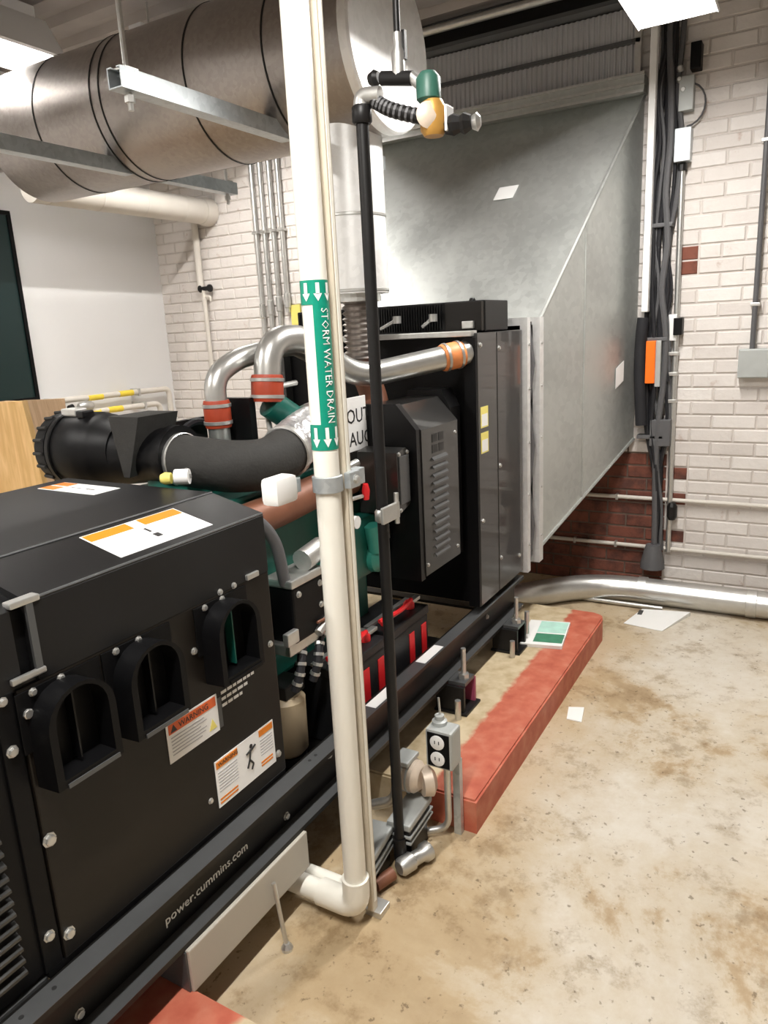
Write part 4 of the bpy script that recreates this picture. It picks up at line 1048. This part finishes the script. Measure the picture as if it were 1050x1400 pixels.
# loose things on floor and curb
t = thing('paper_sheet', (3.9, .62, 0), 'crumpled white sheet of paper on the floor against the silver pipe', 'paper')
bm = nb(); hexa(bm, [(3.79, .775, .001), (3.76, .575, .001), (4.035, .475, .001), (4.00, .72, .001), (3.79, .775, .004), (3.76, .575, .003), (4.035, .475, .022), (4.00, .72, .016)])
obj('sheet', bm, 'paper_white', t)
sticker_quad('stain', (3.95, .72, .0125), (.03, 0, .002), (0, .012, 0), (0, 0, 1), 'ink_black', t)
bm = nb(); hexa(bm, [(2.70, .768, 0), (2.70, .707, 0), (2.81, .725, 0), (2.795, .787, 0), (2.70, .768, .004), (2.70, .707, .004), (2.81, .725, .010), (2.795, .787, .005)])
tag(obj('paper_scrap', bm, 'paper_white', None, False, True), 'small white scrap of paper on the floor right of the red curb', 'paper')
t = thing('booklet', (3.2, 1.02, .12), 'green and white booklet lying on the far end of the red curb', 'booklet')
def bq(x0, x1, y0, y1, z0, z1, sh=0):   # slightly turned booklet outline
    def q(x, y, z): return (x + (y - 1.02) * -.22, y + (x - 3.2) * .15, z)
    return [q(x0, y0, z0), q(x1, y0, z0), q(x1, y1, z0), q(x0, y1, z0), q(x0, y0, z1), q(x1, y0, z1), q(x1, y1, z1), q(x0, y1, z1)]
obj('pages', hexa(nb(), bq(3.07, 3.36, .925, 1.115, .121, .137)), 'paper_white', t)
obj('cover_print', hexa(nb(), bq(3.10, 3.20, .93, 1.06, .137, .1378)), 'booklet_green', t)
obj('cover_print', hexa(nb(), bq(3.215, 3.35, .93, 1.06, .137, .1378)), 'booklet_mint', t)
t = thing('rag_bundle', (3.13, 1.10, .12), 'small bundle of brown and grey fittings beside the booklet', 'fittings')
obj('elbow_fitting', tube(nb(), fillet([(3.06, 1.13, .15), (3.13, 1.11, .15), (3.14, 1.10, .20)], .03), .018, 10), 'bronze_pipe', t, True)
obj('pin', cyl(nb(), (3.12, 1.085, .16), (3.125, 1.085, .27), .012, 10), 'zinc', t, True)

# ------------------------------------------------------------------ back wall, right side
for z, nm in ((.56, 'upper'), (.265, 'lower')):
    t = thing('wall_conduit', (XW - .02, .5, z), 'grey-white horizontal conduit on the back wall, %s of the two near the floor' % nm, 'conduit', 'low wall conduits')
    obj('conduit', cyl(nb(), (XW - .022, -1.3, z), (XW - .022, 1.45, z), .012, 12), 'white_insulation', t, True)
    for y in (.12, .95, 1.2):
        obj('strap', box(nb(), XW - .036, XW - .002, y, y + .014, z - .018, z + .018, .002), 'zinc', t)

t = thing('wall_junction_box', (XW - .04, .27, 1.25), 'grey junction box with conduit rising from it on the white brick wall', 'junction box')
obj('box', box(nb(), XW - .075, XW - .003, .195, .345, 1.255, 1.405, .004), 'grey_box_paint', t)
obj('cover', box(nb(), XW - .082, XW - .074, .20, .34, 1.26, 1.40, .002), 'grey_box_paint', t)
obj('conduit', cyl(nb(), (XW - .035, .285, 1.40), (XW - .035, .285, ZC - .02), .013, 12), 'cable_grey', t, True)
for z in (1.62, 2.4): obj('strap', box(nb(), XW - .05, XW - .002, .262, .308, z, z + .018, .003), 'zinc', t)

t = thing('cable_riser', (XW - .03, .66, .2), 'slim grey conduit riser with fittings between orange box and white bricks', 'conduit')
obj('conduit', cyl(nb(), (XW - .03, .655, .25), (XW - .03, .672, 2.38), .015, 12), 'zinc', t, True)
obj('upper_box', box(nb(), XW - .075, XW - .003, .63, .71, 2.36, 2.52, .004), 'strut_steel', t)
obj('fitting', lathe(nb(), (XW - .03, .672, 2.32), (0, 0, 1), [(0, .024), (.03, .024), (.04, .017)], 10), 'black_iron', t)
obj('switch', box(nb(), XW - .07, XW - .003, .63, .675, 1.49, 1.58, .004), 'black_plastic', t)
obj('switch_box', box(nb(), XW - .05, XW - .003, .66, .73, 1.46, 1.60, .004), 'white_label', t)
obj('lower_box', box(nb(), XW - .085, XW - .003, .665, .775, .88, 1.03, .005), 'cable_grey', t)
for z in (1.12, 1.27, 1.38): obj('clip', box(nb(), XW - .05, XW - .003, .645, .725, z, z + .02, .003), 'zinc', t)
obj('lower_elbow', lathe(nb(), (XW - .05, .64, .45), (0, 0, 1), [(0, .018), (.02, .028), (.08, .028), (.1, .018)], 10), 'black_iron', t)

t = thing('orange_enclosure', (XW - .06, .775, 1.2), 'bright orange and grey box mounted beside the black cables', 'box')
obj('case', box(nb(), XW - .115, XW - .03, .755, .805, 1.235, 1.465, .004), 'orange_case', t)
obj('side_plate', box(nb(), XW - .10, XW - .002, .728, .756, 1.215, 1.465, .003), 'grey_box_paint', t)
obj('gland', lathe(nb(), (XW - .07, .778, 1.195), (0, 0, 1), [(0, .012), (.02, .018), (.04, .018)], 10), 'black_plastic', t)

t = thing('cable_bundle', (XW - .06, .82, .1), 'hanging bundle of black and grey cables down the back wall beside the duct', 'cables')
rng = random.Random(3)
for i in range(11):
    y0 = .700 + .012 * i; pts = []
    for k in range(13):
        z = 3.20 - k * .245
        if z < .9: yy = .70 + .008 * (i % 6) + rng.uniform(-.02, .02) + .06 * max(0, (z - .5))
        else: yy = y0 - .035 * max(0, 1.6 - z) + rng.uniform(-.022, .022)
        pts.append((XW - .035 - .012 * (i % 4) + rng.uniform(-.006, .006), yy, max(z, .17)))
    if i in (2, 5, 9): pts = pts[:9]
    obj('cable', tube(nb(), catmull(pts, 4), (.014, .009, .012, .017, .008)[i % 5], 8), 'cable_black' if i % 3 else 'cable_grey', t, True)
for z in (2.05, 1.46, .92):
    obj('tie', box(nb(), XW - .085, XW - .01, .70, .845, z, z + .022, .005), 'cable_grey', t)
obj('thick_hose', tube(nb(), catmull([(XW - .09, .828, 1.59), (XW - .092, .835, 1.5), (XW - .09, .838, 1.3), (XW - .09, .82, 1.0)], 6), .032, 12), 'cable_black', t, True)
obj('floor_bundle', lathe(nb(), (XW - .085, .73, .16), (0, 0, 1), [(0, .07), (.04, .066), (.14, .04)], 12), 'cable_grey', t, True)
tag(obj('white_riser', box(nb(), XW - .14, XW - .09, .798, .832, 1.62, 3.13, .004), 'white_label'), 'white vertical raceway at the right edge of the duct', 'raceway')
t = thing('upper_controls', (XW - .06, .66, 2.55), 'dark switch and small fittings with looped wire high on the back wall', 'switch')
obj('switch', box(nb(), XW - .08, XW - .003, .60, .65, 2.78, 2.90, .004), 'black_plastic', t)
for y, z in ((.70, 2.80), (.70, 2.75), (.68, 2.70)): obj('gland', lathe(nb(), (XW - .003, y, z), (-1, 0, 0), [(0, .014), (.05, .018), (.06, .01)], 10), 'zinc', t)
obj('bracket', box(nb(), XW - .06, XW - .003, .63, .70, 2.60, 2.76, .003), 'grey_box_paint', t)
loop = [(XW - .03, .66 - .085 * math.sin(a), 2.63 + .10 * math.cos(a)) for a in [k * PI / 10 for k in range(11)]]
obj('wire_loop', tube(nb(), loop, .005, 6), 'cable_grey', t, True)
for y in (.70, .73): obj('drop_wire', cyl(nb(), (XW - .03, y, 2.45), (XW - .03, y - .01, 2.75), .009, 8), 'cable_black', t, True)

# ------------------------------------------------------------------ back wall, left side
ys = [3.515, 3.44, 3.36, 3.285]
for i, y in enumerate(ys):
    t = thing('vertical_conduit', (XW - .03, y, 1.5), 'thin galvanised conduit up the white brick wall, %s of four in a row' % ('leftmost', 'second from left', 'third from left', 'rightmost')[i], 'conduit', 'row of four conduits')
    obj('conduit', cyl(nb(), (XW - .03, y, 1.3 if i < 3 else 1.75), (XW - .03, y, ZC - .02), .0175, 12), 'zinc', t, True)
    obj('coupling', lathe(nb(), (XW - .03, y, 1.72 + .02 * i), (0, 0, 1), [(0, .019), (.005, .024), (.10, .024), (.105, .019)], 12), 'chrome' if i == 0 else 'zinc', t, True)
    obj('strap', box(nb(), XW - .052, XW - .003, y - .026, y + .026, 2.30, 2.318, .002), 'zinc', t)
t = thing('sprinkler_pipe', (XW - .04, 4.09, .95), 'thin white pipe with black valve handle on the brick wall by the corner', 'pipe')
obj('pipe', cyl(nb(), (XW - .04, 4.085, 1.97), (XW - .04, 4.085, 2.62), .026, 14), 'white_insulation', t, True)
obj('lower_pipe', cyl(nb(), (XW - .04, 4.06, .9), (XW - .04, 4.06, 1.97), .017, 12), 'white_insulation', t, True)
obj('valve_body', cyl(nb(), (XW - .045, 4.10, 1.965), (XW - .045, 3.99, 1.965), .016, 12), 'black_iron', t, True)
for y in (4.09, 4.0): obj('valve_handle', lathe(nb(), (XW - .05, y, 1.965), (0, -1, 0), [(0, .018), (.006, .028), (.02, .028), (.026, .018)], 12), 'black_iron', t, True)
obj('hook', tube(nb(), fillet([(XW - .04, 4.06, 1.91), (XW - .05, 3.99, 1.905), (XW - .05, 3.99, 1.87)], .02), .010, 8), 'white_insulation', t, True)
tag(obj('tag_card', box(nb(), XW - .02, XW - .004, 3.19, 3.27, 1.66, 1.80), 'label_yellow'), 'small yellow card on the white brick wall right of the conduits', 'card')
t = thing('white_duct', (3.6, 3.97, 2.40), 'round white insulated pipe running under the ceiling into the brick wall', 'pipe')
obj('pipe', cyl(nb(), (2.95, 4.0, 2.50), (4.37, 3.96, 2.50), .088, 28), 'white_insulation', t, True)
for x in (3.05, 3.4, 3.75, 4.1): obj('seam_band', lathe(nb(), (x, 4.0 - (x - 2.7) * .024, 2.50), (1, -.024, 0), [(0, .0885), (.003, .0905), (.008, .0905), (.01, .0885)], 28, False), 'white_insulation', t, True)
obj('end_elbow', lathe(nb(), (4.30, 3.962, 2.50), (1, 0, 0), [(0, .09), (.04, .098), (.095, .098)], 28), 'white_insulation', t, True)

# gas pipes on the left wall
def gas_run(dy, z, xr, zd, label, xs):
    g = thing('gas_line', (3.8, YL - dy, zd), label, 'pipe', 'gas lines on the left wall')
    obj('pipe', tube(nb(), fillet([(3.05, YL - dy, z + .01), (xr, YL - dy, z), (xr, YL - dy, zd), (xr + .9 * (4.34 - xr) + .05, YL - dy, zd)], .05), .021, 14), 'white_insulation', g, True)
    for x in xs: obj('yellow_band', cyl(nb(), (x, YL - dy, z + .004), (x + .13, YL - dy, z + .003), .0225, 14), 'yellow_paint', g, True)
    for x in (3.2, 3.95): obj('strap', box(nb(), x, x + .02, YL - dy - .026, YL - .003, z - .028, z + .03, .002), 'zinc', g)
gas_run(.07, 1.225, 4.28, .95, 'upper white gas pipe with yellow bands in the left corner', (3.5, 3.78))
gas_run(.12, 1.125, 4.12, .90, 'lower white gas pipe with yellow bands in the left corner', (3.42, 3.62))
t = thing('gas_meter_valve', (3.42, 4.42, 1.1), 'small grey valve between the two banded gas pipes', 'valve')
obj('body', lathe(nb(), (3.38, 4.42, 1.18), (1, 0, 0), [(0, .02), (.02, .035), (.10, .035), (.12, .02)], 14), 'zinc', t, True)
obj('knob', lathe(nb(), (3.30, 4.42, 1.18), (1, 0, 0), [(0, .02), (.03, .026)], 12), 'black_plastic', t, True)

# plywood crate
t = thing('plywood_crate', (2.2, 2.8, 0), 'tall plywood crate behind the black housing at the left edge', 'crate')
bm = nb(); hexa(bm, [(2.00, 2.80, 0), (2.025, 2.80, 0), (2.025, 3.72, 0), (2.00, 3.72, 0), (2.00, 2.985, 1.375), (2.025, 2.985, 1.375), (2.025, 3.72, 1.34), (2.00, 3.72, 1.34)])
obj('front_board', bm, 'plywood_face', t)
bm = nb(); hexa(bm, [(2.025, 2.80, 0), (2.40, 3.30, 0), (2.40, 3.33, 0), (2.025, 2.83, 0), (2.025, 2.985, 1.375), (2.40, 3.235, 1.343), (2.40, 3.265, 1.343), (2.025, 3.01, 1.375)])
obj('side_board', bm, 'plywood_side', t)
zt = 1.33
obj('back_board', box(nb(), 2.375, 2.40, 3.36, 3.72, 0, zt), 'plywood_side', t)
obj('end_board', box(nb(), 2.026, 2.374, 3.70, 3.72, 0, zt), 'plywood_side', t)
obj('base_board', box(nb(), 2.026, 2.374, 3.34, 3.69, .0, .03), 'plywood_side', t)
